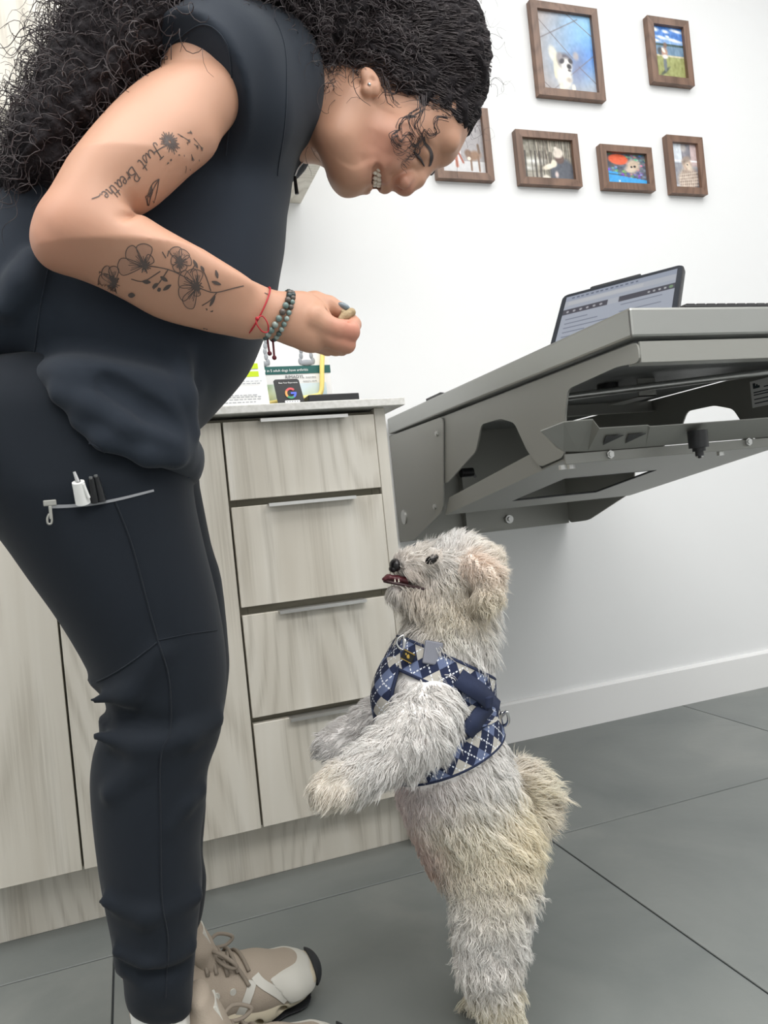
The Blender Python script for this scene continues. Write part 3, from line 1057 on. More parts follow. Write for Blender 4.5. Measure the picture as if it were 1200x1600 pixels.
# ================================================================== framed photographs
def photo(kind, w, h):
    if kind == 'patio_dog':
        c = Canvas(w, h, (178, 170, 168))
        c.noise(7, 7).noise(4, 22)
        c.ell(1.0, 0.28, 0.62, 0.42, (112, 172, 232), -0.5, 0.9, 0.95).ell(0.95, 0.5, 0.35, 0.18, (84, 134, 214), -0.5, 0.9, 0.7).ell(0.95, 0.12, 0.3, 0.2, (150, 205, 240), 0, 0.9, 0.7)
        for l in ((0, 0.36, 0.75, 0.06), (0.55, 0.0, 1, 0.26), (0.03, 0.1, 0.6, 0.56), (1.0, 0.5, 0.2, 0.98), (0.03, 0.88, 0.2, 1.0), (0.7, 0.66, 1, 0.86)): c.line(*l, 0.006, (112, 104, 106), 0.8)
        c.ell(0.66, 0.68, 0.12, 0.2, (120, 110, 130), 0.3, 0.8, 0.5)
        c.ell(0.25, 0.53, 0.07, 0.1, (226, 222, 206), -0.4, 0.3).ell(0.3, 0.66, 0.06, 0.13, (222, 216, 196), 0.1, 0.3).ell(0.27, 0.77, 0.03, 0.07, (226, 216, 190), 0, 0.3)
        c.ell(0.42, 0.80, 0.13, 0.17, (236, 230, 216), 0.1, 0.25).ell(0.36, 0.95, 0.04, 0.06, (236, 228, 206), 0, 0.3).ell(0.57, 0.94, 0.035, 0.05, (236, 230, 214), 0, 0.3)
        c.ell(0.45, 0.61, 0.13, 0.10, (96, 92, 102), 0.1, 0.25).ell(0.66, 0.53, 0.05, 0.05, (170, 165, 170), 0.4, 0.4).ell(0.36, 0.55, 0.05, 0.05, (150, 146, 150), -0.4, 0.4)
        c.ell(0.47, 0.66, 0.10, 0.09, (232, 228, 222), 0.2, 0.25).ell(0.40, 0.61, 0.045, 0.03, (52, 50, 58), -0.5, 0.3).ell(0.55, 0.6, 0.04, 0.03, (56, 54, 62), 0.5, 0.3)
        c.ell(0.52, 0.67, 0.04, 0.032, (44, 42, 48), 0.2, 0.3).ell(0.52, 0.72, 0.03, 0.015, (90, 84, 88), 0.1, 0.3).ell(0.5, 0.84, 0.05, 0.03, (190, 180, 172), 0, 0.5)
        return c.noise(5, 30)
    if kind == 'lake':
        c = Canvas(w, h, (74, 128, 204))
        c.grad(0, -0.0, (74, 128, 204))
        c.rect(0, 0.25, 1, 0.36, (170, 196, 226), 0.6)
        for a in ((0.1, 0.07, 0.12, 0.04), (0.45, 0.1, 0.1, 0.03), (0.8, 0.07, 0.2, 0.03), (0.3, 0.22, 0.16, 0.03), (0.7, 0.25, 0.24, 0.03), (0.12, 0.28, 0.12, 0.02), (0.5, 0.19, 0.06, 0.02)): c.ell(*a, (236, 240, 246), 0.1, 0.5)
        c.rect(0, 0.33, 1, 0.37, (60, 84, 84)).rect(0, 0.37, 1, 0.56, (112, 142, 168)).noise(4, 14)
        c.rect(0, 0.54, 1, 0.60, (196, 190, 160)).rect(0, 0.585, 1, 1.0, (150, 154, 96)).noise(9, 18)
        c.ell(0.33, 0.86, 0.17, 0.03, (76, 84, 70), -0.5, 0.4)
        c.ell(0.35, 0.72, 0.055, 0.15, (112, 120, 124), 0, 0.3).ell(0.22, 0.48, 0.08, 0.07, (70, 76, 82), 0.2, 0.3)
        c.ell(0.36, 0.5, 0.10, 0.10, (178, 140, 124), 0.2, 0.3).ell(0.37, 0.58, 0.09, 0.04, (228, 226, 222), 0, 0.3).ell(0.33, 0.46, 0.07, 0.035, (234, 226, 214), 0.6, 0.3).ell(0.4, 0.36, 0.06, 0.05, (120, 94, 80), 0, 0.3)
        return c.noise(6, 26)
    if kind == 'forest':
        c = Canvas(w, h, (132, 128, 116))
        c.noise(12, 16)
        for k in range(46):
            x = rng.random()
            c.line(x, 0, x + rng.normal(0, 0.03), rng.uniform(0.5, 1), 0.006, (74, 64, 58) if k % 3 else (186, 176, 160), 0.7)
        c.ell(0.2, 0.55, 0.2, 0.07, (236, 236, 232), 0, 0.8, 0.9).ell(0.1, 0.72, 0.12, 0.05, (232, 232, 230), 0, 0.8, 0.8).rect(0, 0.82, 0.45, 1, (176, 170, 160), 0.5)
        for k in range(14):
            x = rng.random() * 0.6
            c.line(x, 0.3, x, 0.98, 0.008, (64, 58, 54), 0.8)
        c.ell(0.78, 0.82, 0.24, 0.38, (84, 88, 98), 0.05, 0.12).ell(0.74, 0.46, 0.09, 0.12, (96, 76, 70), 0, 0.2)
        c.ell(0.72, 0.32, 0.10, 0.12, (214, 204, 192), 0.2, 0.2).ell(0.68, 0.2, 0.035, 0.04, (220, 212, 202), 0, 0.3)
        c.ell(0.52, 0.66, 0.14, 0.06, (226, 216, 198), -0.5, 0.25).ell(0.62, 0.58, 0.06, 0.09, (224, 214, 196), 0.1, 0.25).ell(0.45, 0.94, 0.07, 0.07, (222, 216, 204), 0, 0.3).ell(0.66, 0.85, 0.035, 0.08, (206, 190, 186), 0, 0.4)
        return c.noise(6, 24)
    if kind == 'kayak':
        c = Canvas(w, h, (92, 98, 112))
        c.noise(16, 20)
        for k in range(90): c.ell(rng.random(), rng.random() * 0.75, 0.035, 0.03, tuple(np.array((120, 126, 142)) + rng.normal(0, 36, 3)), 0, 0.4, 0.9)
        c.ell(0.12, 0.25, 0.16, 0.2, (70, 74, 84), 0, 0.4).ell(0.33, 0.2, 0.24, 0.17, (226, 98, 62), 0.1, 0.12)
        c.ell(0.68, 0.38, 0.16, 0.2, (196, 176, 156), 0.2, 0.3).ell(0.6, 0.52, 0.12, 0.09, (206, 190, 172), 0, 0.4).ell(0.72, 0.4, 0.03, 0.035, (50, 46, 48)).ell(0.64, 0.42, 0.025, 0.03, (50, 46, 48))
        m = (c.y > 0.68 + 0.16 * np.abs(c.x - 0.1) - 0.10 * (c.x < 0.3)) * 1.0
        c.mix(m, (64, 160, 224))
        c.ell(0.2, 0.68, 0.4, 0.012, (50, 60, 76), 0.1, 0.5).rect(0.3, 0.86, 0.34, 0.92, (190, 220, 236))
        return c.noise(5, 26)
    if kind == 'cuddle':
        c = Canvas(w, h, (186, 190, 198))
        c.rect(0, 0, 0.4, 0.45, (206, 214, 222)).rect(0.42, 0, 0.75, 0.35, (130, 128, 136)).rect(0.75, 0, 1, 0.5, (196, 176, 176)).rect(0, 0.36, 1, 0.4, (232, 232, 236)).rect(0, 0.42, 0.45, 0.9, (150, 152, 160))
        c.ell(0.5, 0.1, 0.1, 0.08, (176, 170, 168), 0, 0.4).ell(0.9, 0.85, 0.2, 0.3, (86, 84, 92), 0, 0.4)
        c.ell(0.58, 0.78, 0.38, 0.27, (190, 172, 158), -0.2, 0.2)
        for k in range(9): c.line(0.25 + 0.08 * k, 0.98, 0.42 + 0.07 * k, 0.6, 0.014, (120, 104, 98), 0.6)
        for k in range(5): c.line(0.25, 0.7 + 0.06 * k, 0.95, 0.62 + 0.07 * k, 0.014, (226, 214, 200), 0.5)
        c.ell(0.58, 0.44, 0.17, 0.13, (190, 164, 146), 0, 0.3).ell(0.56, 0.36, 0.17, 0.07, (150, 134, 124), -0.3, 0.4).ell(0.64, 0.5, 0.13, 0.07, (216, 200, 182), 0.5, 0.4).ell(0.6, 0.46, 0.03, 0.015, (70, 60, 58))
        return c.noise(9, 20)
    if kind == 'lobby':
        c = Canvas(w, h, (176, 172, 174))
        c.rect(0, 0.0, 0.46, 0.9, (226, 228, 236)).rect(0.46, 0, 1, 0.82, (168, 164, 166)).grad(0.25, 0, (130, 128, 132))
        c.rect(0, 0.78, 1, 1, (206, 206, 208))
        for x in (0.1, 0.22): c.ell(x, 0.66, 0.04, 0.14, (52, 66, 92), 0, 0.3)
        c.line(0.34, 0.5, 0.36, 0.86, 0.03, (176, 104, 84)).line(0.3, 0.5, 0.42, 0.6, 0.03, (196, 140, 120)).line(0.4, 0.62, 0.5, 0.8, 0.02, (160, 92, 76))
        c.ell(0.75, 0.68, 0.16, 0.08, (142, 112, 90), -0.15, 0.3).ell(0.62, 0.64, 0.07, 0.06, (120, 94, 78), 0, 0.3).line(0.68, 0.7, 0.68, 0.92, 0.02, (126, 98, 80)).line(0.85, 0.7, 0.86, 0.93, 0.02, (126, 98, 80)).line(0.88, 0.62, 0.86, 0.5, 0.025, (110, 88, 72)).ell(0.64, 0.73, 0.04, 0.03, (226, 214, 200))
        return c.noise(4, 24)
    c = Canvas(w, h, (82, 178, 214))
    c.grad(0.5, 0.3, (196, 220, 190)).ell(0.3, 0.3, 0.4, 0.2, (210, 232, 236), 0, 0.7).rect(0, 0.7, 1, 1, (120, 160, 110), 0.8)
    return c.noise(10, 14)


frames = [('patio_dog', 1.289, 1.525, 1.886, 2.171, 'large wooden frame, picture of a grey and white dog on stone tiles in blue light', (92, 114)),
          ('lake', 1.712, 1.874, 1.963, 2.174, 'wooden frame, picture of a person by a lake under blue sky', (66, 88)),
          ('forest', 1.194, 1.408, 1.614, 1.775, 'wide wooden frame, picture of a person in a white knit hat in a winter forest', (96, 72)),
          ('kayak', 1.485, 1.677, 1.613, 1.750, 'smallest wide wooden frame, picture of a dog on pebbles above bright blue', (90, 62)),
          ('cuddle', 1.740, 1.882, 1.610, 1.796, 'narrow wooden frame at the end of the lower row, picture of a pale wrapped figure', (60, 80)),
          ('lobby', 0.930, 1.110, 1.618, 1.829, 'wooden frame half hidden by the woman\'s forehead, picture of a dog in a white room', (76, 90)),
          ('sea', 0.850, 1.085, 1.900, 2.190, 'wooden frame behind the top of the dark hair, picture of turquoise sky', (60, 72))]
for kind, xa, xb, za, zb, lab, res in frames:
    f = thing('picture_frame', lab, 'picture frame', ((xa + xb) / 2, WALL_Y, za), 'wooden picture frames on the wall')
    w = 0.0225 if kind in ('patio_dog', 'lake', 'sea') else 0.021
    ya, yb = WALL_Y - 0.022, WALL_Y - 0.001
    for q in ([(xa, za), (xb, za), (xb - w, za + w), (xa + w, za + w)], [(xb, za), (xb, zb), (xb - w, zb - w), (xb - w, za + w)],
              [(xb, zb), (xa, zb), (xa + w, zb - w), (xb - w, zb - w)], [(xa, zb), (xa, za), (xa + w, za + w), (xa + w, zb - w)]):
        MB().prism([(x, ya, z) for x, z in q], (0, yb - ya, 0)).build('frame_rail', M['walnut'], f)
    MB().box((xa + w * 0.6, yb - 0.009, za + w * 0.6), (xb - w * 0.6, yb - 0.001, zb - w * 0.6)).build('backing', M['black'], f)
    print_mesh('photo_print', photo(kind, *res), (xa + w - 0.001, yb - 0.0095, zb - w + 0.001), (xb - xa - 2 * w + 0.002, 0, 0), (0, 0, -(zb - za - 2 * w + 0.002)), M['print'], f)

# ================================================================== the woman
M['skin'] = mat('skin', rgb(205, 160, 136), 0.5, attr='Col', sss=0.12, bump=(420, 0.06, 0.0006, (1, 1, 1)))
M['scrub'] = mat('black_scrub_fabric_hazed', rgb(36, 43, 53), 0.85, sheen=0.08, spec=0.25, bump=(900, 0.12, 0.0005, (1, 1, 1)))  # paler than the trousers: haze over the upper body put into the colour
M['scrub_legs'] = mat('black_trouser_fabric', rgb(22, 28, 36), 0.85, sheen=0.06, spec=0.25, bump=(900, 0.12, 0.0005, (1, 1, 1)))
M['hair'] = mat('dark_curly_hair_hazed', rgb(62, 54, 56), 0.40, spec=0.5)  # raised from near black, with haze put into the hair colour
M['hair_mass'] = mat('dark_hair_mass', rgb(36, 32, 35), 0.7, spec=0.2, bump=(160, 0.8, 0.006, (1, 1, 1)))
M['tattoo'] = mat('tattoo_ink', rgb(88, 76, 72), 0.55)
M['tattoo_shade'] = mat('tattoo_shading', rgb(172, 131, 110), 0.55)
M['teeth'] = mat('tooth_enamel', rgb(236, 228, 214), 0.25)
M['lip_dark'] = mat('mouth_inside', rgb(92, 48, 48), 0.5)
M['red'] = mat('red_cord', rgb(178, 30, 44), 0.6)
M['maroon'] = mat('maroon_cord', rgb(92, 24, 36), 0.6)

W = thing('person', 'woman in black scrubs bending down to the white dog, a treat in her tattooed hand', 'person', (0.0, 0.98, 0.0))

HY = 0.93   # mid plane of the head
v = Vol((-0.12, 0.66, 0.80), (0.57, 1.08, 1.40), 0.0021)
# neck, skull and face
v.chain([(0.2342,0.9700,1.2558,0.0708,1), (0.2775,0.9450,1.2287,0.0651,0.95), (0.3289,0.9300,1.2204,0.0535,0.9)], 0.02)
v.chain([(0.3880,0.9300,1.2723,0.0751,0.84), (0.4348,0.9300,1.2794,0.0727,0.84)], 0.02)
v.cone((0.4302,0.9300,1.2372,0.0622,0.88), (0.4446,0.9300,1.2226,0.0538,0.95), 0.02)
v.cone((0.4330,0.9300,1.2026,0.0467,1), (0.4112,0.9300,1.1907,0.0498,1), 0.02)
v.cone((0.3787,0.9300,1.1859,0.0527,0.98), (0.3516,0.9300,1.1841,0.0489,1), 0.02)
v.cone((0.3359,0.9300,1.1619,0.0386,0.95), (0.3274,0.9300,1.1396,0.0284,1), 0.012)
for sgn_ in (-1, 1):
    v.chain([(0.3195,0.9300,1.1316,0.0200,1.2), (0.3196,0.9300,1.1735,0.0284,1)], 0.012)
v.chain([(0.3121,0.9050,1.1304,0.0211), (0.3008,0.8930,1.1595,0.0224), (0.3204,0.8880,1.2010,0.0240)], 0.03)
v.chain([(0.3293,0.9550,1.1547,0.0223), (0.3257,0.9670,1.1985,0.0242), (0.3507,0.9720,1.2493,0.0263)], 0.03)
v.chain([(0.3675,0.8890,1.1587,0.0244), (0.3608,0.8950,1.1415,0.0196)], 0.03)
v.chain([(0.4014,0.9710,1.2019,0.0267), (0.3890,0.9650,1.1768,0.0211)], 0.03)
v.cone((0.4546,0.9050,1.1723,0.0153), (0.4565,0.9300,1.1762,0.0174), 0.012)
v.cone((0.4797,0.9550,1.1990,0.0162), (0.4565,0.9300,1.1762,0.0174), 0.012)
v.cone((0.3698,0.9300,1.1452,0.0254,1), (0.3607,0.9300,1.1447,0.0254,1.1), 0.012)
# profile keel: forehead, brow, nose, lips, chin
keel = [(0.5055,0.9300,1.2256), (0.4943,0.9300,1.1954), (0.4772,0.9300,1.1722), (0.4630,0.9300,1.1573), (0.4480,0.9300,1.1503), (0.4351,0.9300,1.1453), (0.4237,0.9300,1.1351), (0.4131,0.9300,1.1233), (0.4045,0.9300,1.1126), (0.3951,0.9300,1.1100), (0.3862,0.9300,1.1127), (0.3820,0.9300,1.1159),
        (0.3766,0.9300,1.1165), (0.3709,0.9300,1.1137), (0.3655,0.9300,1.1135), (0.3613,0.9300,1.1167), (0.3605,0.9300,1.1260), (0.3531,0.9300,1.1240), (0.3514,0.9300,1.1163), (0.3448,0.9300,1.1126), (0.3379,0.9300,1.1140), (0.3310,0.9300,1.1153), (0.3235,0.9300,1.1108), (0.3136,0.9300,1.1079), (0.3062,0.9300,1.1126), (0.3008,0.9300,1.1265),
        (0.2972,0.9300,1.1413), (0.3395,0.9300,1.1959), (0.4152,0.9300,1.2273), (0.4732,0.9300,1.2407)]
v.inflate(keel, HY, 0.0125, 0.013, 0.010, n=3)
# nose body and wings
v.chain([(0.4369,0.9300,1.1523,0.0078,1.1), (0.4158,0.9300,1.1313,0.0095,1.2), (0.3991,0.9300,1.1218,0.0107,1.25)], 0.006)
v.cone((0.3884,0.9140,1.1201,0.0092), (0.3999,0.9180,1.1293,0.0076), 0.004)
v.cone((0.4019,0.9460,1.1352,0.0096), (0.4104,0.9420,1.1408,0.0078), 0.004)
v.cone((0.3830,0.9215,1.1122,0.0030), (0.3891,0.9210,1.1199,0.0034), 0.002, 's')
v.cone((0.3901,0.9385,1.1200,0.0031), (0.3967,0.9390,1.1283,0.0034), 0.002, 's')
# lips
v.chain([(0.3698,0.9300,1.1205,0.0072,1.4), (0.3605,0.9080,1.1211,0.0058), (0.3500,0.8880,1.1277,0.0036)], 0.005)
v.chain([(0.3698,0.9300,1.1205,0.0072,1.4), (0.3748,0.9490,1.1396,0.0061), (0.3746,0.9610,1.1600,0.0044)], 0.005)
v.chain([(0.3447,0.9300,1.1202,0.0080,1.4), (0.3360,0.9080,1.1207,0.0070), (0.3381,0.8880,1.1287,0.0040)], 0.005)
v.chain([(0.3447,0.9300,1.1202,0.0080,1.4), (0.3520,0.9490,1.1393,0.0069), (0.3674,0.9610,1.1614,0.0044)], 0.005)
# open smile
v.chain([(0.3563,0.9300,1.1199,0.0059,1.6), (0.3474,0.9040,1.1178,0.0066), (0.3436,0.8890,1.1214,0.0057), (0.3410,0.8780,1.1233,0.0036)], 0.003, 's')
v.chain([(0.3563,0.9300,1.1199,0.0055,1.6), (0.3654,0.9510,1.1401,0.0056), (0.3704,0.9630,1.1572,0.0039)], 0.003, 's')
v.cone((0.3501,0.9300,1.1120,0.0042,1.4), (0.3618,0.9300,1.1380,0.0118,1.6), 0.003, 's')
# smile fold and eye sockets
v.chain([(0.3534,0.8720,1.1316,0.0020), (0.3391,0.8700,1.1306,0.0024), (0.3256,0.8760,1.1271,0.0020)], 0.010, 's')
v.cone((0.4183,0.8950,1.1482,0.0108), (0.4056,0.8930,1.1548,0.0091), 0.012, 's')
v.cone((0.4510,0.9650,1.1840,0.0117), (0.4392,0.9670,1.1933,0.0099), 0.012, 's')
v.cone((0.4171,0.9070,1.1590,0.0118), (0.4145,0.9070,1.1606,0.0118), 0.004)
v.cone((0.4382,0.9530,1.1828,0.0124), (0.4355,0.9530,1.1844,0.0124), 0.004)
# ear
v.ell((0.3366,0.8620,1.2173), (0.0115, 0.0075, 0.0185), Matrix.Rotation(math.radians(-22), 3, 'Y'), 0.004)
v.cone((0.3375,0.8530,1.2153,0.0047), (0.3325,0.8530,1.2071,0.0039), 0.003, 's')
v.cone((0.3296,0.8600,1.2045,0.0070), (0.3334,0.8600,1.2096,0.0063), 0.003)
# right arm (near the camera)
arm = [(0.1567,0.7900,1.2193), (0.1089,0.7900,1.2018), (0.0668,0.7900,1.1748), (0.0367,0.7850,1.1430), (0.0100,0.7800,1.1068), (-0.0138,0.7800,1.0700), (-0.0343,0.7800,1.0346), (-0.0469,0.7800,1.0144), (-0.0535,0.7800,0.9969), (-0.0549,0.7800,0.9760), (-0.0468,0.7800,0.9608), (-0.0260,0.7800,0.9517), (-0.0014,0.7800,0.9419), (0.0241,0.7850,0.9289), (0.0502,0.7850,0.9140), (0.0797,0.7900,0.9046), (0.1087,0.7950,0.8989), (0.1356,0.8000,0.8943), (0.1517,0.8000,0.8981), (0.1603,0.8000,0.9159),
       (0.1571,0.8000,0.9380), (0.1446,0.8000,0.9496), (0.1198,0.7950,0.9634), (0.0933,0.7900,0.9780), (0.0678,0.7850,0.9933), (0.0492,0.7850,1.0058), (0.0386,0.7850,1.0106), (0.0502,0.7850,1.0161), (0.0674,0.7850,1.0278), (0.1014,0.7900,1.0599), (0.1274,0.7900,1.0855), (0.1413,0.7950,1.1119), (0.1802,0.8000,1.1659), (0.1852,0.8000,1.2151)]
v.inflate(arm, 0.778, 0.050, 0.052, 0.004, n=3, taper=([0.88, 0.905, 0.925, 0.945, 0.97, 1.05], [0.44, 0.50, 0.66, 0.82, 0.98, 1.03]), yshift=([0.90, 0.97, 1.06, 1.18], [0.026, 0.0, 0.008, 0.055]))
v.chain([(0.1805,0.8850,1.2415,0.0608), (0.1412,0.8500,1.1998,0.0548)], 0.02)
v.cone((-0.0219,0.7700,0.9890,0.0220), (-0.0287,0.7750,0.9809,0.0208), 0.02)
v.chain([(0.0411,0.7650,1.0019,0.0012), (0.0270,0.7350,0.9899,0.0012)], 0.010, 's')
v.chain([(0.1187,0.7980,0.9292,0.0296,0.8), (0.1523,0.8030,0.9196,0.0261,0.8), (0.1836,0.8060,0.9139,0.0237,0.75)], 0.012)
# right hand: palm, thumb, four fingers closed on a treat
v.chain([(0.1836,0.8060,0.9139,0.0237,0.75), (0.2051,0.8080,0.9107,0.0289,0.64), (0.2134,0.8080,0.9063,0.0268,0.62)], 0.012)
v.ell((0.2165,0.8080,0.9020), (0.022, 0.017, 0.027), None, 0.008)
v.chain([(0.2032,0.8180,0.9263,0.0164), (0.2262,0.8200,0.9318,0.0137), (0.2412,0.8160,0.9284,0.0108), (0.2535,0.8140,0.9219,0.0090), (0.2620,0.8120,0.9147,0.0072)], 0.004)
v.chain([(0.2189,0.8000,0.9083,0.0182), (0.2290,0.7970,0.9017,0.0140), (0.2434,0.7930,0.8955,0.0123), (0.2551,0.7960,0.8939,0.0120), (0.2656,0.8120,0.9059,0.0094), (0.2663,0.8240,0.9151,0.0073)], 0.003)
v.chain([(0.2252,0.8020,0.8946,0.0134), (0.2424,0.7990,0.8843,0.0113), (0.2525,0.8020,0.8812,0.0103), (0.2606,0.8260,0.8921,0.0092), (0.2479,0.8350,0.8998,0.0081)], 0.0025)
v.chain([(0.2247,0.8140,0.8891,0.0121), (0.2441,0.8170,0.8822,0.0101), (0.2534,0.8230,0.8827,0.0091), (0.2592,0.8420,0.8939,0.0082), (0.2473,0.8500,0.9007,0.0075)], 0.002)
v.chain([(0.2223,0.8280,0.8897,0.0101), (0.2407,0.8370,0.8849,0.0081), (0.2476,0.8420,0.8867,0.0074), (0.2510,0.8570,0.8955,0.0068), (0.2420,0.8620,0.9015,0.0064)], 0.002)
v.chain([(0.2501,0.7880,0.9032,0.0035), (0.2395,0.7900,0.9081,0.0042), (0.2299,0.7970,0.9165,0.0025)], 0.004, 's')
v.chain([(0.2546,0.8020,0.9077,0.0029), (0.2452,0.8040,0.9119,0.0036), (0.2359,0.8060,0.9169,0.0021)], 0.004, 's')
v.chain([(0.2580,0.7840,0.8781,0.0014), (0.2456,0.7810,0.8797,0.0017), (0.2315,0.7810,0.8828,0.0014)], 0.003, 's')
# left arm, bent behind the body
v.chain([(0.2139,1.0600,1.3275,0.0636), (0.1784,1.1150,1.2898,0.0528), (0.0971,1.0500,1.1273,0.0399), (0.0737,1.0500,1.0745,0.0362)], 0.012)
BV, BQ = v.mesh(2)
# hidden core joining neck, trunk and legs under the clothes
v2 = Vol((-0.32, 0.80, 0.02), (0.33, 1.20, 1.30), 0.006)
v2.chain([(0.2485,0.9600,1.2472,0.0587,1), (0.1954,0.9750,1.2384,0.0735,1.25), (0.1604,0.9800,1.1715,0.0871,1.15), (0.0812,0.9800,1.0572,0.1212,0.9), (-0.0106,0.9850,0.9306,0.1179,0.95), (-0.0649,0.9850,0.8155,0.1080,1)], 0.03)
v2.chain([(-0.0426,0.9200,0.7842,0.0653), (-0.0040,0.9200,0.6482,0.0552), (0.0252,0.9200,0.5101,0.0431), (-0.0022,0.9200,0.3965,0.0456), (-0.0134,0.9200,0.2076,0.0249), (-0.0177,0.9250,0.1029,0.0221)], 0.02)
v2.chain([(-0.0333,1.0500,0.7964,0.0749), (0.0116,1.0700,0.6394,0.0559), (0.0421,1.0800,0.4943,0.0508), (0.0155,1.0850,0.3751,0.0454), (0.0162,1.0900,0.1621,0.0210), (0.0220,1.0900,0.1076,0.0176)], 0.02)
v2.chain([(0.0946,1.0600,1.0961,0.0350), (0.0810,1.0700,1.0553,0.0334), (0.1479,1.0850,1.0153,0.0291), (0.1823,1.0850,0.9967,0.0221), (0.2044,1.0850,0.9872,0.0204)], 0.01)
CV, CQ = v2.mesh(1)
NB = len(BV)
body_bvh = bvh_of(BV, BQ)
allV = np.concatenate([BV, CV])
allQ = np.concatenate([BQ, CQ + NB])
# skin colouring: pinker lips, cheeks, knuckles and elbow
skin = lin((192, 146, 121))
colr = np.tile(skin, (len(allV), 1))


def blush(c, r, rgbv, amt):
    d = np.linalg.norm(allV - np.asarray(c[:3]), axis=1) / r
    m = np.clip(1.2 - d, 0, 1)[:, None] * amt
    colr[:] = colr * (1 - m) + lin(rgbv) * m


blush((0.3566,0.8800,1.1429), 0.045, (190, 128, 108), 0.6)
blush((0.3902,0.9200,1.1161), 0.02, (188, 120, 104), 0.6)
blush((0.2532,0.7900,0.8931), 0.028, (198, 126, 108), 0.7)
blush((-0.0359,0.7600,0.9697), 0.06, (192, 134, 110), 0.5)
for q in ((0.3689,0.9300,1.1205), (0.3597,0.9110,1.1208), (0.3446,0.9300,1.1193), (0.3388,0.9110,1.1214)):
    blush(q, 0.0085, (168, 96, 92), 0.8)
body = mesh_np('body', allV, allQ, material=M['skin'], parent=W, col=colr)

# ------------------------------------------------------------------ hair
H = Vol((-0.20, 0.74, 0.92), (0.58, 1.16, 1.46), 0.0045)
H.inflate([(0.2358,0.9300,1.2620), (0.2701,0.9300,1.2322), (0.3092,0.9300,1.2389), (0.3398,0.9300,1.2652), (0.3577,0.9300,1.2839), (0.3779,0.9300,1.2876), (0.3882,0.9300,1.2663), (0.4010,0.9300,1.2494), (0.4255,0.9300,1.2368), (0.4486,0.9300,1.2247), (0.4751,0.9300,1.2144), (0.4963,0.9300,1.2044), (0.5154,0.9300,1.2263), (0.5305,0.9300,1.2724), (0.5254,0.9300,1.3239), (0.5056,0.9300,1.3574), (0.4789,0.9300,1.3781), (0.4334,0.9300,1.3942),
           (0.3605,0.9300,1.3930), (0.2814,0.9300,1.3823), (0.2211,0.9300,1.3579), (0.2071,0.9300,1.2996)], HY, 0.086, 0.055, 0.0, n=3)
hc = H.like()
hc.chain([(0.3883,0.9300,1.2749,0.0861,0.88), (0.4350,0.9300,1.2811,0.0849,0.88)], 0.02)
hc.cone((0.4312,0.9300,1.2460,0.0726,0.9), (0.4454,0.9300,1.2297,0.0643,0.95), 0.02)
pd = hc.poly(catmull([(0.3109,0.8800,1.2277), (0.3295,0.8800,1.2462), (0.3447,0.8800,1.2542), (0.3556,0.8800,1.2537), (0.3641,0.8800,1.2367), (0.3762,0.8800,1.2215), (0.3942,0.8800,1.2108), (0.4144,0.8800,1.2018), (0.4411,0.8800,1.1914), (0.4749,0.9000,1.1900), (0.5299,0.9300,1.2229), (0.5671,0.9300,1.2847), (0.5469,0.9300,1.3731), (0.4372,0.9300,1.4296), (0.2909,0.9300,1.3919), (0.2714,0.9000,1.2717)], 3, True))
hc.F = np.maximum(hc.F, np.broadcast_to((pd * 0.8)[:, None, :], hc.F.shape)).astype(np.float32)
H.F = smin(H.F, hc.F, 0.008)
H.inflate([(0.2913,0.9300,1.3962), (0.2754,0.9300,1.3236), (0.2441,0.9300,1.2628), (0.2128,0.9300,1.2759), (0.1619,0.9300,1.2827), (0.1327,0.9300,1.2457), (0.0993,0.9300,1.1983), (0.0391,0.9300,1.1213), (-0.0116,0.9300,1.0627), (-0.0495,0.9300,1.0446), (-0.0861,0.9300,1.0582), (-0.0947,0.9300,1.0927), (-0.0769,0.9300,1.1299), (-0.0586,0.9300,1.1713), (-0.0406,0.9300,1.2058), (-0.0225,0.9300,1.2408), (-0.0058,0.9300,1.2716), (0.0115,0.9300,1.3082), (0.0459,0.9300,1.3581), (0.1459,0.9300,1.3957)], 0.935, 0.138, 0.042, 0.02, n=3)
HV, HQ = H.mesh(1)
hn = normals_of(HV, HQ)
wob = 0.006 * np.sin(HV[:, 0] * 210 + 3 * np.sin(HV[:, 2] * 90)) * np.sin(HV[:, 2] * 190 + HV[:, 1] * 120)
HV2 = HV + hn * (wob - 0.003)[:, None]
hair = mesh_np('hair', HV2, HQ, material=M['hair_mass'], parent=W)
hair['label'] = 'long dark curly hair tied loosely behind the head'

HN = np.array((0.3522,0.9300,1.3156))          # nape, where the curls start
xs_head = HN[0]


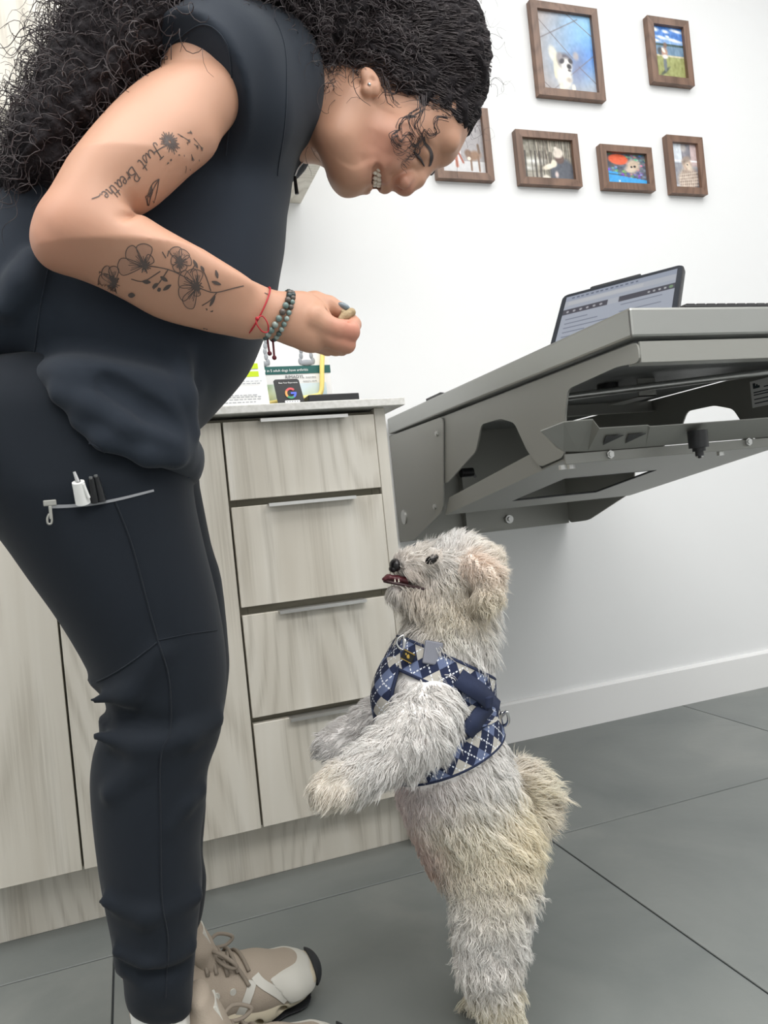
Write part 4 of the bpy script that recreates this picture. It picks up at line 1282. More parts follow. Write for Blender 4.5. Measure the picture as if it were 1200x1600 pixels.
def curls(n, weight, length, rad, r0, S, turns, flow, lift=0.5, jitter=0.3):
    P, N = sample(HV, HQ, hn, n, weight)
    far = np.linalg.norm(P - np.array((0.3338,0.8600,1.2206)), axis=1) > 0.030
    far &= np.linalg.norm(P - np.array((0.2789,0.8700,1.1824)), axis=1) > 0.045
    P, N = P[far], N[far]
    n = len(P)
    F_ = flow(P)
    F_ = F_ - 0.35 * (F_ * N).sum(1, keepdims=True) * N + lift * N * rng.random((n, 1)) + rng.normal(0, jitter, (n, 3))
    F_ /= np.linalg.norm(F_, axis=1, keepdims=True)
    L = length * (0.6 + 0.8 * rng.random(n))
    t = np.linspace(0, 1, S)
    g = np.array([0, 0, -1.0])
    base = P[:, None] + F_[:, None] * (L[:, None] * t)[:, :, None] + g * (0.35 * L[:, None] * t ** 2)[:, :, None]
    A = np.cross(F_, rng.normal(0, 1, (n, 3)))
    A /= np.linalg.norm(A, axis=1, keepdims=True)
    B = np.cross(F_, A)
    ph = rng.random(n)[:, None] * 6.28 + 2 * np.pi * (turns * (0.7 + 0.6 * rng.random(n)))[:, None] * t
    rr = rad * (0.6 + 0.8 * rng.random(n))[:, None] * np.minimum(t * 4, 1)
    path = base + (rr * np.cos(ph))[:, :, None] * A[:, None] + (rr * np.sin(ph))[:, :, None] * B[:, None]
    rad_t = r0 * (0.7 + 0.6 * rng.random(n))[:, None] * (1 - 0.75 * t ** 2)
    return tubes(path, rad_t, 3)


def flow_back(P):
    d = np.array((-0.0734,0.9700,1.0883)) - P
    d /= np.linalg.norm(d, axis=1, keepdims=True)
    return d


def flow_head(P):
    d = np.array((0.2754,0.9300,1.3236)) - P
    d /= np.linalg.norm(d, axis=1, keepdims=True)
    return d


parts_ = [curls(4200, lambda c: (c[:, 0] < xs_head) * 1.0, 0.06, 0.0065, 0.0006, 22, 2.4, flow_back, 0.8, 0.45),
          curls(1300, lambda c: ((c[:, 0] > xs_head - 0.12) & (c[:, 0] < xs_head + 0.06)) * 1.0, 0.05, 0.005, 0.0007, 18, 2.2, flow_head, 0.5, 0.35),
          curls(5200, lambda c: (c[:, 0] >= xs_head) * 1.0, 0.06, 0.0016, 0.00045, 12, 1.2, flow_head, 0.05, 0.07),
          curls(90, lambda c: (c[:, 0] >= xs_head + 0.03) * (c[:, 2] > 1.18) * 1.0, 0.03, 0.006, 0.00025, 20, 1.6, lambda P: P * 0 + np.array([0.8, 0, 0.3]), 0.8, 0.5)]
VV, QQ, b0 = [], [], 0
for a_, q_ in parts_:
    VV.append(a_)
    QQ.append(q_ + b0)
    b0 += len(a_)
cu = mesh_np('curls', np.concatenate(VV), np.concatenate(QQ), material=M['hair'], parent=hair)
cu['kind'] = 'stuff'
# loose curls hanging in front of the face and at the left edge
loose = [[(0.4010,0.8650,1.2071), (0.3989,0.8620,1.1907), (0.3841,0.8580,1.1794), (0.3811,0.8580,1.1680), (0.3902,0.8660,1.1599), (0.3992,0.8750,1.1537), (0.3910,0.8780,1.1482), (0.3838,0.8740,1.1522)],
         [(0.3898,0.8600,1.1777), (0.3758,0.8600,1.1750), (0.3686,0.8620,1.1644), (0.3734,0.8680,1.1566), (0.3840,0.8680,1.1589), (0.3847,0.8720,1.1513), (0.3699,0.8660,1.1473), (0.3640,0.8620,1.1529)],
         [(0.4403,0.8700,1.1836), (0.4242,0.8680,1.1829), (0.4196,0.8700,1.1738), (0.4245,0.8750,1.1669), (0.4176,0.8800,1.1657), (0.4084,0.8760,1.1696), (0.4066,0.8800,1.1633), (0.4121,0.8860,1.1584)],
         [(0.3654,0.8600,1.1575), (0.3555,0.8580,1.1503), (0.3612,0.8620,1.1432), (0.3753,0.8720,1.1442), (0.3868,0.8800,1.1423), (0.3808,0.8840,1.1374), (0.3683,0.8740,1.1367)],
         [(0.3844,0.8720,1.1488), (0.3979,0.8800,1.1479), (0.3960,0.8860,1.1409), (0.3829,0.8840,1.1408), (0.3784,0.8880,1.1342), (0.3863,0.8920,1.1283)],
         [(0.3715,0.8640,1.1528), (0.3800,0.8660,1.1608), (0.3878,0.8700,1.1553), (0.3824,0.8760,1.1483), (0.3699,0.8720,1.1423), (0.3629,0.8660,1.1453)],
         [(0.3525,0.8560,1.2216), (0.3566,0.8580,1.2073), (0.3618,0.8620,1.1957), (0.3697,0.8620,1.1900)],
         [(0.4094,0.8660,1.2084), (0.4036,0.8660,1.1868), (0.3957,0.8680,1.1711), (0.4057,0.8780,1.1622), (0.4001,0.8840,1.1533)],
         [(-0.0071,0.9000,1.2658), (-0.0297,0.9000,1.2646), (-0.0447,0.9000,1.2586), (-0.0364,0.9000,1.2496), (-0.0388,0.9000,1.2379), (-0.0495,0.9000,1.2339), (-0.0543,0.9000,1.2377)],
         [(-0.0406,0.9000,1.2176), (-0.0531,0.9000,1.1951), (-0.0660,0.9000,1.1798), (-0.0606,0.9000,1.1689), (-0.0497,0.9000,1.1755), (-0.0541,0.9000,1.1837)],
         [(-0.0590,0.9000,1.1591), (-0.0765,0.9000,1.1353), (-0.0711,0.9000,1.1243), (-0.0626,0.9000,1.1334), (-0.0670,0.9000,1.1416)],
         [(-0.0706,0.9000,1.1159), (-0.0859,0.9000,1.1010), (-0.0835,0.9000,1.0857), (-0.0754,0.9000,1.0917), (-0.0784,0.9000,1.1000)]]
b = []
P_ = [catmull(l, 8) for l in loose]
S_ = 57
P_ = np.array([np.stack([np.interp(np.linspace(0, 1, S_), np.linspace(0, 1, len(p)), p[:, c]) for c in range(3)], 1) for p in P_])
allp = [P_]
for k in range(6):
    allp.append(P_ + rng.normal(0, 0.0022, (len(P_), 1, 3)) + np.cumsum(rng.normal(0, 0.00022, P_.shape), axis=1))
P_ = np.concatenate(allp)
V_, Q_ = tubes(P_, np.full(P_.shape[:2], 0.00042) * np.linspace(1.15, 0.6, S_)[None], 4)
lc = mesh_np('loose_curls', V_, Q_, material=M['hair'], parent=hair)
lc['kind'] = 'stuff'

# ------------------------------------------------------------------ face details
def lash(name, pts, r, material, n=4):
    return tube(name, pts, r, material, W, n, 6, r_end=r * 0.5)


P, N = onto(body_bvh, catmull([(0.4099,0.8700,1.1658), (0.4214,0.8700,1.1576), (0.4285,0.8800,1.1515), (0.4295,0.8900,1.1456), (0.4272,0.9000,1.1444)], 5), 0.0008)
V_, Q_ = ribbon([(P, N)], [np.concatenate([np.linspace(0.0012, 0.0030, len(P) // 2), np.linspace(0.0030, 0.0012, len(P) - len(P) // 2)])])
mesh_np('eyebrow', V_, Q_, material=M['hair'], parent=W)
P, N = onto(body_bvh, catmull([(0.3988,0.8800,1.1562), (0.4055,0.8850,1.1509), (0.4132,0.8920,1.1465), (0.4197,0.9000,1.1423)], 5), 0.0012)
V_, Q_ = tubes(P[None], np.concatenate([np.linspace(0.0008, 0.0022, len(P) // 2), np.linspace(0.0022, 0.0008, len(P) - len(P) // 2)])[None], 6)
mesh_np('eyelashes', V_, Q_, material=M['hair'], parent=W)
lash('eyelashes', [(0.4391,0.9520,1.1592), (0.4435,0.9550,1.1537), (0.4500,0.9570,1.1523), (0.4554,0.9570,1.1571)], 0.0018, M['hair'])
tb = thing('teeth_row', None, None)
bpy.data.objects.remove(tb)
MB().ball(Vector((0.3591,0.9300,1.1378)), 0.017, 14, (0.5, 1.1, 0.9)).build('mouth_inside', M['lip_dark'], W, smooth=True)
th = None
arc = catmull([(0.3495,0.8940,1.1281), (0.3524,0.9040,1.1238), (0.3558,0.9150,1.1207), (0.3601,0.9300,1.1217), (0.3652,0.9420,1.1316), (0.3695,0.9510,1.1437), (0.3737,0.9590,1.1572)], 20)
cum = np.concatenate([[0], np.cumsum(np.linalg.norm(np.diff(arc, axis=0), axis=1))])
for s in np.linspace(0.03, 0.97, 11) * cum[-1]:
    p = np.array([np.interp(s, cum, arc[:, c]) for c in range(3)])
    tq = MB().ball(p, 0.0041, 10, (1.25, 0.85, 0.95)).build('tooth', M['teeth'], W, smooth=True)
for s in np.linspace(0.1, 0.9, 9) * cum[-1]:
    p = np.array([np.interp(s, cum, arc[:, c]) for c in range(3)]) + np.array([-0.0062, 0, -0.0005])
    MB().ball(p, 0.0033, 8, (1.1, 0.85, 0.9)).build('tooth', M['teeth'], W, smooth=True)
MB().ball(Vector((0.3312,0.8535,1.2088)), 0.0022, 12).build('earring', M['chrome'], W, smooth=True)

# ------------------------------------------------------------------ scrub top
s = Vol((-0.34, 0.75, 0.70), (0.32, 1.22, 1.28), 0.0042)
s.inflate([(0.2851,0.9700,1.1783), (0.2739,0.9700,1.1631), (0.2612,0.9700,1.1581), (0.2539,0.9700,1.1381), (0.2465,0.9700,1.1080), (0.2396,0.9700,1.0822), (0.2318,0.9700,1.0397), (0.2223,0.9700,1.0058), (0.2104,0.9700,0.9638), (0.1931,0.9700,0.9263), (0.1699,0.9700,0.8854), (0.1334,0.9700,0.8474), (0.0970,0.9700,0.8177), (0.0457,0.9700,0.8144), (-0.0534,0.9700,0.8513), (-0.0993,0.9700,0.8800), (-0.1286,0.9700,0.8551), (-0.1686,0.9700,0.8498),
           (-0.1884,0.9700,0.9165), (-0.1607,0.9700,1.0115), (-0.1137,0.9700,1.0944), (-0.0587,0.9700,1.1730), (-0.0021,0.9700,1.2471), (0.0611,0.9700,1.2888), (0.1255,0.9700,1.3158), (0.1833,0.9700,1.3305), (0.2365,0.9700,1.3196), (0.2546,0.9700,1.2874), (0.2646,0.9700,1.2584), (0.2759,0.9700,1.2250)], 0.985, 0.155, 0.085, 0.0, n=4,
          taper=([0.7, 0.9, 1.08, 1.2], [1.15, 1.0, 0.9, 0.92]))
# lower front flap with hem
s.inflate([(-0.0953,0.9300,0.8714), (-0.0389,0.9300,0.9031), (0.0940,0.9300,0.8682), (0.0911,0.9300,0.8079), (0.0995,0.9300,0.7856), (0.0973,0.9300,0.7633), (0.0858,0.9300,0.7472), (0.0592,0.9300,0.7418), (0.0203,0.9300,0.7527), (-0.0230,0.9300,0.7793), (-0.0546,0.9300,0.8081), (-0.0780,0.9300,0.8445)], 0.955, 0.157, 0.040, 0.015, n=4)
# cap sleeve over the near shoulder, open towards the elbow
sl = s.like()
sl.chain([(0.2160,0.9000,1.2408,0.0703), (0.1515,0.8450,1.2022,0.0683), (0.1148,0.8250,1.1674,0.0665), (0.0684,0.8000,1.1093,0.0621)], 0.02)
sl.chain([(0.2169,0.9000,1.2110,0.0625), (0.1794,0.8600,1.1706,0.0591)], 0.02)
pa, pb = np.array((0.0722,0.8000,1.2014)), np.array((0.1411,0.8000,1.1042))
dv = pb - pa
nn = np.array([-dv[2], 0, dv[0]])
nn = nn / np.linalg.norm(nn)
if nn[0] > 0: nn = -nn
sl.plane((pa + pb) / 2 - nn * 0.034, nn + np.array([0, -0.45, 0]), 'i', 0.006)
s.F = smin(s.F, sl.F, 0.025)
# drape folds
def fold(vol, pts, up_=True, k=0.02):
    vol.chain(pts, k, 'u' if up_ else 's')


fold(s, [(-0.0494,0.8150,0.8399,0.0032), (-0.0205,0.8080,0.8257,0.0045), (0.0139,0.8060,0.8027,0.0058), (0.0537,0.8150,0.7869,0.0047)], True, 0.018)
fold(s, [(-0.0343,0.8150,0.8107,0.0032), (-0.0118,0.8090,0.7904,0.0045), (0.0296,0.8090,0.7712,0.0046), (0.0587,0.8200,0.7682,0.0034)], True, 0.018)
fold(s, [(-0.0002,0.8000,0.8465,0.0026), (0.0338,0.7950,0.8182,0.0032), (0.0668,0.8000,0.7988,0.0026)], False, 0.018)
fold(s, [(0.0757,0.8350,0.8781,0.0041), (0.0754,0.8250,0.8347,0.0048), (0.0820,0.8400,0.8007,0.0035)], True, 0.02)
fold(s, [(-0.0910,0.8350,0.9347,0.0045), (-0.0723,0.8300,0.9591,0.0052), (-0.0602,0.8300,0.9820,0.0045)], True, 0.025)
SV, SQ = s.mesh(2)
shirt_bvh = bvh_of(SV, SQ)
top = mesh_np('scrub_top', SV, SQ, material=M['scrub'], parent=W)


def seam(name, pts, bvh, parent, material, r=0.0009, off=0.0002, n=8):
    P, N = onto(bvh, catmull(pts, n), off)
    V_, Q_ = tubes(P[None], np.full((1, len(P)), r), 5)
    return mesh_np(name, V_, Q_, material=material, parent=parent)


seam('seam', [(-0.0849,0.8300,0.8532), (-0.0688,0.8300,0.9006), (-0.0569,0.8300,0.9395), (-0.0462,0.8300,0.9776)], shirt_bvh, top, M['scrub'])
seam('hem_stitching', [(-0.0672,0.8300,0.8408), (-0.0444,0.8300,0.8095), (-0.0161,0.8300,0.7840), (0.0195,0.8300,0.7600), (0.0542,0.8300,0.7497), (0.0752,0.8400,0.7523)], shirt_bvh, top, M['scrub'])
seam('sleeve_stitching', [(0.0831,0.8000,1.2093), (0.1224,0.7900,1.2073), (0.1464,0.7900,1.1829), (0.1519,0.7900,1.1440), (0.1466,0.8000,1.1046)], shirt_bvh, top, M['scrub'])
seam('shoulder_seam', [(0.2118,0.8500,1.2496), (0.2185,0.8500,1.2130), (0.2154,0.8500,1.1606), (0.2115,0.8500,1.1007)], shirt_bvh, top, M['scrub'])
z = tube('zip', [(0.2689,0.9600,1.1623), (0.2616,0.9620,1.1544), (0.2570,0.9650,1.1453)], 0.0014, M['chrome'], top)
tube('zip_pull', [(0.2561,0.9620,1.1422), (0.2559,0.9620,1.1320), (0.2563,0.9620,1.1194)], 0.0020, M['black'], top, r_end=0.0028)

# ------------------------------------------------------------------ trousers
p = Vol((-0.34, 0.78, 0.10), (0.14, 1.19, 0.90), 0.0042)
tp = ([0.12, 0.35, 0.5, 0.62, 0.75, 0.85], [0.60, 0.74, 0.80, 0.95, 1.05, 1.0])
p.inflate([(0.0900,0.9200,0.8358), (0.0877,0.9200,0.7899), (0.0817,0.9200,0.7369), (0.0876,0.9200,0.6752), (0.0964,0.9200,0.6128), (0.1000,0.9200,0.5586), (0.0978,0.9200,0.5129), (0.0851,0.9200,0.4539), (0.0671,0.9200,0.4156), (0.0616,0.9200,0.3827), (0.0500,0.9200,0.3324), (0.0478,0.9200,0.2878), (0.0363,0.9200,0.2307), (0.0248,0.9200,0.1667), (0.0212,0.9200,0.1440), (0.0031,0.9200,0.1363), (-0.0212,0.9200,0.1417), (-0.0395,0.9200,0.1540), (-0.0490,0.9200,0.1701),
           (-0.0494,0.9200,0.2021), (-0.0567,0.9200,0.2115), (-0.0572,0.9200,0.2421), (-0.0618,0.9200,0.2939), (-0.0643,0.9200,0.3523), (-0.0636,0.9200,0.4172), (-0.0570,0.9200,0.4519), (-0.0482,0.9200,0.4734), (-0.0471,0.9200,0.4921), (-0.0384,0.9200,0.4971), (-0.0408,0.9200,0.5157), (-0.0545,0.9200,0.5355), (-0.0540,0.9200,0.5485), (-0.0763,0.9200,0.6032), (-0.1040,0.9200,0.6570), (-0.1285,0.9200,0.7045), (-0.1612,0.9200,0.7581), (-0.1866,0.9200,0.8155), (-0.1781,0.9200,0.8771), (-0.1105,0.9200,0.9028), (-0.0113,0.9200,0.9000)],
          0.92, 0.098, 0.075, 0.0, n=3, taper=tp)
p.inflate([(0.1004,1.0800,0.8075), (0.1055,1.0800,0.7532), (0.1132,1.0800,0.6715), (0.1224,1.0800,0.6208), (0.1227,1.0800,0.5259), (0.1183,1.0800,0.4815), (0.0973,1.0800,0.4044), (0.0766,1.0800,0.3639), (0.0706,1.0800,0.3118), (0.0603,1.0800,0.2522), (0.0618,1.0800,0.2146), (0.0535,1.0800,0.1743), (0.0444,1.0800,0.1521), (0.0332,1.0800,0.1429), (0.0036,1.0800,0.1512), (-0.0116,1.0800,0.1831), (-0.0220,1.0800,0.2463), (-0.0251,1.0800,0.3418), (-0.0170,1.0800,0.4264), (-0.0169,1.0800,0.5128), (-0.0667,1.0800,0.6231), (-0.1134,1.0800,0.7047), (-0.1522,1.0800,0.7750), (-0.1328,1.0800,0.9066), (0.0243,1.0800,0.9003)],
          1.085, 0.088, 0.07, 0.012, n=3, taper=tp)
fold(p, [(-0.0461,0.8650,0.5111,0.0034), (-0.0216,0.8500,0.4977,0.0047), (0.0223,0.8420,0.4831,0.0041)], False, 0.022)
fold(p, [(-0.0487,0.8680,0.4849,0.0041), (-0.0048,0.8520,0.4701,0.0054), (0.0419,0.8550,0.4707,0.0042), (0.0782,0.8800,0.4757,0.0036)], True, 0.022)
fold(p, [(-0.0484,0.8680,0.5225,0.0027), (-0.0124,0.8500,0.5266,0.0041), (0.0237,0.8400,0.5666,0.0034)], True, 0.022)
fold(p, [(-0.0418,0.8680,0.4218,0.0034), (-0.0071,0.8580,0.4450,0.0041), (0.0178,0.8550,0.4649,0.0028)], True, 0.02)
fold(p, [(-0.0525,0.8850,0.2444,0.0035), (-0.0211,0.8720,0.2283,0.0042), (0.0275,0.8900,0.2261,0.0036)], True, 0.016)
fold(p, [(-0.0505,0.8820,0.2302,0.0028), (-0.0223,0.8680,0.2170,0.0034), (0.0219,0.8850,0.2088,0.0029)], False, 0.016)
fold(p, [(-0.0597,0.8800,0.3044,0.0028), (-0.0157,0.8650,0.2858,0.0034), (0.0397,0.8850,0.2830,0.0029)], True, 0.02)
fold(p, [(0.0547,0.8850,0.3990,0.0029), (0.0354,0.8680,0.3944,0.0035), (0.0143,0.8620,0.3766,0.0028)], True, 0.016)
TV, TQ = p.mesh(2)
leg_bvh = bvh_of(TV, TQ)
tro = mesh_np('trousers', TV, TQ, material=M['scrub_legs'], parent=W)
seam('side_seam', [(-0.0056,0.8200,0.7288), (0.0058,0.8200,0.6847), (0.0165,0.8300,0.6162), (0.0225,0.8400,0.5804), (0.0297,0.8450,0.5374), (0.0264,0.8450,0.4830), (0.0135,0.8500,0.4568), (0.0064,0.8600,0.3792), (0.0005,0.8650,0.3022), (0.0024,0.8700,0.2505), (-0.0062,0.8750,0.1873)], leg_bvh, tro, M['scrub_legs'], 0.0011)
seam('knee_seam', [(-0.0432,0.8600,0.5402), (-0.0160,0.8450,0.5552), (0.0221,0.8350,0.5791)], leg_bvh, tro, M['scrub_legs'], 0.001)
seam('knee_seam', [(0.0223,0.8350,0.5811), (0.0584,0.8400,0.5819), (0.0886,0.8700,0.5775)], leg_bvh, tro, M['scrub_legs'], 0.0007)
P, N = onto(leg_bvh, catmull([(-0.0662,0.8100,0.7301), (-0.0476,0.8100,0.7290), (-0.0237,0.8100,0.7293), (0.0041,0.8100,0.7326), (0.0331,0.8200,0.7380)], 6), 0.001)
V_, Q_ = ribbon([(P, N)], [np.linspace(0.0018, 0.0012, len(P))])
zp = mesh_np('pocket_zip', V_, Q_, material=mat('reflective_zip', rgb(150, 152, 156), 0.5, 0.4), parent=tro)
b = MB()
q = Vector((-0.0658,0.8080,0.7331))
b.box(q - Vector((0.006, 0.002, 0.003)), q + Vector((0.006, 0.002, 0.003)), 0.001)
b.box(q + Vector((-0.0015, -0.003, -0.016)), q + Vector((0.0015, 0.0, -0.003)), 0.0005)
b.build('zip_slider', M['plate'], zp)
tube('zip_pull', [(-0.0672,0.8060,0.7224), (-0.0693,0.8060,0.7182), (-0.0692,0.8060,0.7132), (-0.0663,0.8060,0.7129), (-0.0653,0.8060,0.7178), (-0.0666,0.8060,0.7224)], 0.0011, M['plate'], zp)

# pens in the thigh pocket
pen = thing('pen', 'white ballpoint pen sticking out of the thigh pocket', 'pen', (-0.0374,0.8200,0.7349))
a, c2, e = Vector((-0.0357,0.8120,0.7305)), Vector((-0.0379,0.8020,0.7512)), Vector((-0.0405,0.8010,0.7615))
MB().cyl(a, c2, 0.0072, 0.0060, 16).build('barrel', M['white_plastic'], pen, smooth=True)
MB().cyl(c2, e, 0.0026, 0.0018, 12).build('button', M['chrome'], pen, smooth=True)
MB().cyl(Vector((-0.0333,0.7990,0.7487)), Vector((-0.0295,0.8040,0.7347)), 0.0016, 0.0016, 8).build('clip', M['white_plastic'], pen, smooth=True)
for (a, c2, lab) in ((Vector((-0.0244,0.8150,0.7303)), Vector((-0.0260,0.8060,0.7537)), 'black pen in the thigh pocket, next to the white pen'), (Vector((-0.0176,0.8150,0.7309)), Vector((-0.0211,0.8080,0.7554)), 'grey-black pen in the thigh pocket, farther from the white pen')):
    pen = thing('pen', lab, 'pen', tuple(c2))
    MB().cyl(a, c2, 0.0042, 0.0030, 12).build('barrel', M['black'], pen, smooth=True)
    MB().cyl(c2, c2 + (c2 - a) * 0.08, 0.0018, seg=10).build('button', M['plate_dark'], pen, smooth=True)

# ------------------------------------------------------------------ wrist: beads and red cord
wd = np.array((0.1835,0.8060,0.9125)) - np.array((0.1522,0.8010,0.9218))
wd /= np.linalg.norm(wd)
wu = np.cross(np.cross(wd, [0, 0, 1.0]), wd)
wu /= np.linalg.norm(wu)
ws = np.cross(wd, wu)
bead_cols = [mat('bead_stone', rgb(*c), 0.25) for c in ((72, 92, 92), (112, 132, 128), (52, 66, 68), (150, 164, 158), (92, 84, 78))]
bead_mesh = []
for bc in bead_cols:
    bo = MB().ball((0, 0, 0), 1.0, 10).build('bead', bc, None, smooth=True)
    bead_mesh.append(bo.data)
    bpy.data.objects.remove(bo)
for (cx_, rr_, n_, tilt) in ((np.array((0.1780,0.8050,0.9158)), 0.0036, 22, 0.30), (np.array((0.1844,0.8060,0.9146)), 0.0030, 26, 0.16)):
    brc = thing('bracelet', None, None, tuple(cx_))
    for key in ('label', 'category'):
        if key in brc: del brc[key]
    brc.parent = W
    brc.location = Vector(cx_) - W.location
    for k in range(n_):
        a = 2 * math.pi * k / n_
        q = wu * math.cos(a) * 0.0275 + ws * math.sin(a) * 0.0235
        q = q + wd * (-tilt) * (-q @ wu) * 0.9
        o = bpy.data.objects.new('bead', bead_mesh[(k * 7 + k // 3) % 5])
        COL.objects.link(o)
        o.parent = brc
        o.scale = (rr_,) * 3
        o.location = q
    if n_ == 22:
        for dx in (0.0, 0.006):
            q = [cx_ - wu * 0.029 + wd * (dx - 0.005), cx_ - wu * 0.036 + wd * (dx - 0.003), cx_ - wu * (0.044 + dx * 0.5) + wd * dx]
            tube('cord_end', [t - np.array(cx_) + np.array(cx_) for t in q], 0.0012, M['maroon'], brc)
            MB().ball(q[-1], 0.0026, 8).build('knot', M['maroon'], brc, smooth=True)
ctr = np.array((0.1568,0.8020,0.9186))
ring = []
for k in range(16):
    a = 2 * math.pi * k / 16
    q = wu * math.cos(a) * 0.0285 + ws * math.sin(a) * 0.0262
    ring.append(ctr + q + wd * (0.22 * (q @ wu)))
rc = tube('red_string', ring, 0.0009, M['red'], W, 4, 6, closed=True)
tube('string_loop', [(0.1495,0.7720,0.9027), (0.1562,0.7740,0.9059), (0.1608,0.7740,0.8985), (0.1614,0.7780,0.8908), (0.1550,0.7760,0.8904), (0.1497,0.7730,0.8964), (0.1489,0.7730,0.9017)], 0.0007, M['red'], rc)
MB().ball(Vector((0.1504,0.7730,0.9030)), 0.0022, 8).build('knot', M['red'], rc, smooth=True)

# thumb nail with grey polish, and the treat between thumb and finger
MB().ball(Vector((0.2558,0.8080,0.9245)), 0.0085, 12, (1.0, 0.8, 0.5), Matrix.Rotation(math.radians(30), 3, 'Y')).build('thumb_nail', mat('grey_nail_polish', rgb(120, 132, 140), 0.2), W, smooth=True)
q = Vector((0.2571,0.8060,0.9138))
tv = Vol(q - Vector((0.022, 0.022, 0.022)), q + Vector((0.022, 0.022, 0.022)), 0.001)
tv.chain([(0.2498,0.8030,0.9095,0.0039), (0.2563,0.8030,0.9137,0.0043), (0.2633,0.8050,0.9178,0.0050)], 0.003)
for k in range(9):
    w = Vector(rng.normal(0, 1, 3)).normalized()
    tv.cone((*(q + w * 0.0065), 0.0024), (*(q + w * 0.007), 0.0024), 0.002)
V_, Q_ = tv.mesh(1)
tre = mesh_np('dog_treat', V_, Q_, material=mat('dog_biscuit', rgb(168, 148, 116), 0.8, bump=(300, 0.6, 0.002, (1, 1, 1))))
tag(tre, 'small tan dog treat pinched between thumb and finger', 'dog treat')

# ------------------------------------------------------------------ tattoos (drawn onto the arm)
def ink(name, strokes, widths, material, off=0.0005):
    PN = [onto(body_bvh, pth, off) for pth in strokes]
    ok_ = [i_ for i_, (p_, n_) in enumerate(PN) if np.ptp(p_[:, 1]) < 0.03 and p_[:, 1].max() < 0.83]
    V_, Q_ = ribbon([PN[i_] for i_ in ok_], [widths[i_] for i_ in ok_])
    return mesh_np(name, V_, Q_, material=material, parent=W)


def ink_fill(name, outlines, material, off=0.00035):
    """filled patches: fan from the middle, dropped onto the skin"""
    VV, TT, b_ = [], [], 0
    for o in outlines:
        c = np.mean(o, axis=0)
        rings = [c[None]] + [c + (np.asarray(o) - c) * f for f in (0.34, 0.67, 1.0)]
        P, N = onto(body_bvh, np.concatenate(rings), off)
        if np.ptp(P[:, 1]) > 0.035 or P[:, 1].max() > 0.83: continue
        n = len(o)
        VV.append(P)
        for i in range(n):
            j = (i + 1) % n
            TT.append((b_, b_ + 1 + i, b_ + 1 + j))
            for r_ in range(2):
                o1, o2 = b_ + 1 + r_ * n, b_ + 1 + (r_ + 1) * n
                TT.append((o1 + i, o2 + i, o2 + j))
                TT.append((o1 + i, o2 + j, o1 + j))
        b_ += len(P)
    return mesh_np(name, np.concatenate(VV), None, np.array(TT), material=material, parent=W)


U0, U1 = np.array((0.0674,0.7350,1.0621)), np.array((0.0111,0.7250,1.0088))
td = (U1 - U0) / np.linalg.norm(U1 - U0)
tu = np.array([-td[2], 0, td[0]])
if tu[0] < 0: tu = -tu
LT = np.linalg.norm(U1 - U0)
glyph = {'J': [[(0.55, 1.0), (0.5, 0.4), (0.35, -0.15), (0.1, -0.1), (0.15, 0.15)], [(0.25, 1.0), (0.8, 1.02)]], 'u': [[(0.0, 0.5), (0.05, 0.1), (0.3, 0.02), (0.5, 0.3), (0.55, 0.5), (0.55, 0.1), (0.7, 0.0)]],
         's': [[(0.0, 0.05), (0.35, 0.55), (0.42, 0.3), (0.35, 0.05), (0.1, 0.02)]], 't': [[(0.25, 0.95), (0.2, 0.3), (0.3, 0.02), (0.5, 0.08)], [(0.0, 0.62), (0.5, 0.66)]],
         'B': [[(0.1, 0.0), (0.15, 0.5), (0.2, 1.0)], [(0.05, 0.95), (0.5, 1.02), (0.6, 0.75), (0.25, 0.55), (0.65, 0.4), (0.6, 0.08), (0.1, 0.0)]], 'r': [[(0.0, 0.0), (0.1, 0.5), (0.2, 0.4), (0.4, 0.5)]],
         'e': [[(0.0, 0.25), (0.35, 0.35), (0.3, 0.55), (0.08, 0.45), (0.08, 0.1), (0.3, 0.0), (0.5, 0.15)]], 'a': [[(0.4, 0.45), (0.15, 0.5), (0.0, 0.2), (0.15, 0.0), (0.38, 0.3), (0.4, 0.5), (0.42, 0.08), (0.55, 0.02)]],
         'h': [[(0.1, 1.0), (0.08, 0.5), (0.05, 0.0)], [(0.06, 0.2), (0.25, 0.52), (0.38, 0.4), (0.4, 0.05), (0.55, 0.05)]]}
strokes = []
x = 0.0
hgt = 0.0105
adv = dict(J=0.85, u=0.72, s=0.5, t=0.5, B=0.75, r=0.45, e=0.52, a=0.6, h=0.6)
total = sum(adv.get(ch, 0.55) for ch in 'Just Breathe')
sc_ = LT / total
for ch in 'Just Breathe':
    for st in glyph.get(ch, []):
        pts = catmull([U0 + td * ((x + px_) * sc_) + tu * (pz_ * hgt - 0.003) for px_, pz_ in st], 5)
        strokes.append(pts)
    x += adv.get(ch, 0.55)
e0 = U0 + td * LT
strokes.append(catmull([e0 - tu * 0.003, e0 + td * 0.003 - tu * 0.002, e0 + td * 0.010 - tu * 0.004], 5))
ink('tattoo_lettering', strokes, [0.00048] * len(strokes), M['tattoo'])
# dandelion
dc = np.array((0.0775,0.7350,1.0689))
mp_ = 0.00062


def at2(c, dx, dy): return c + np.array([dx * mp_, 0, -dy * mp_])


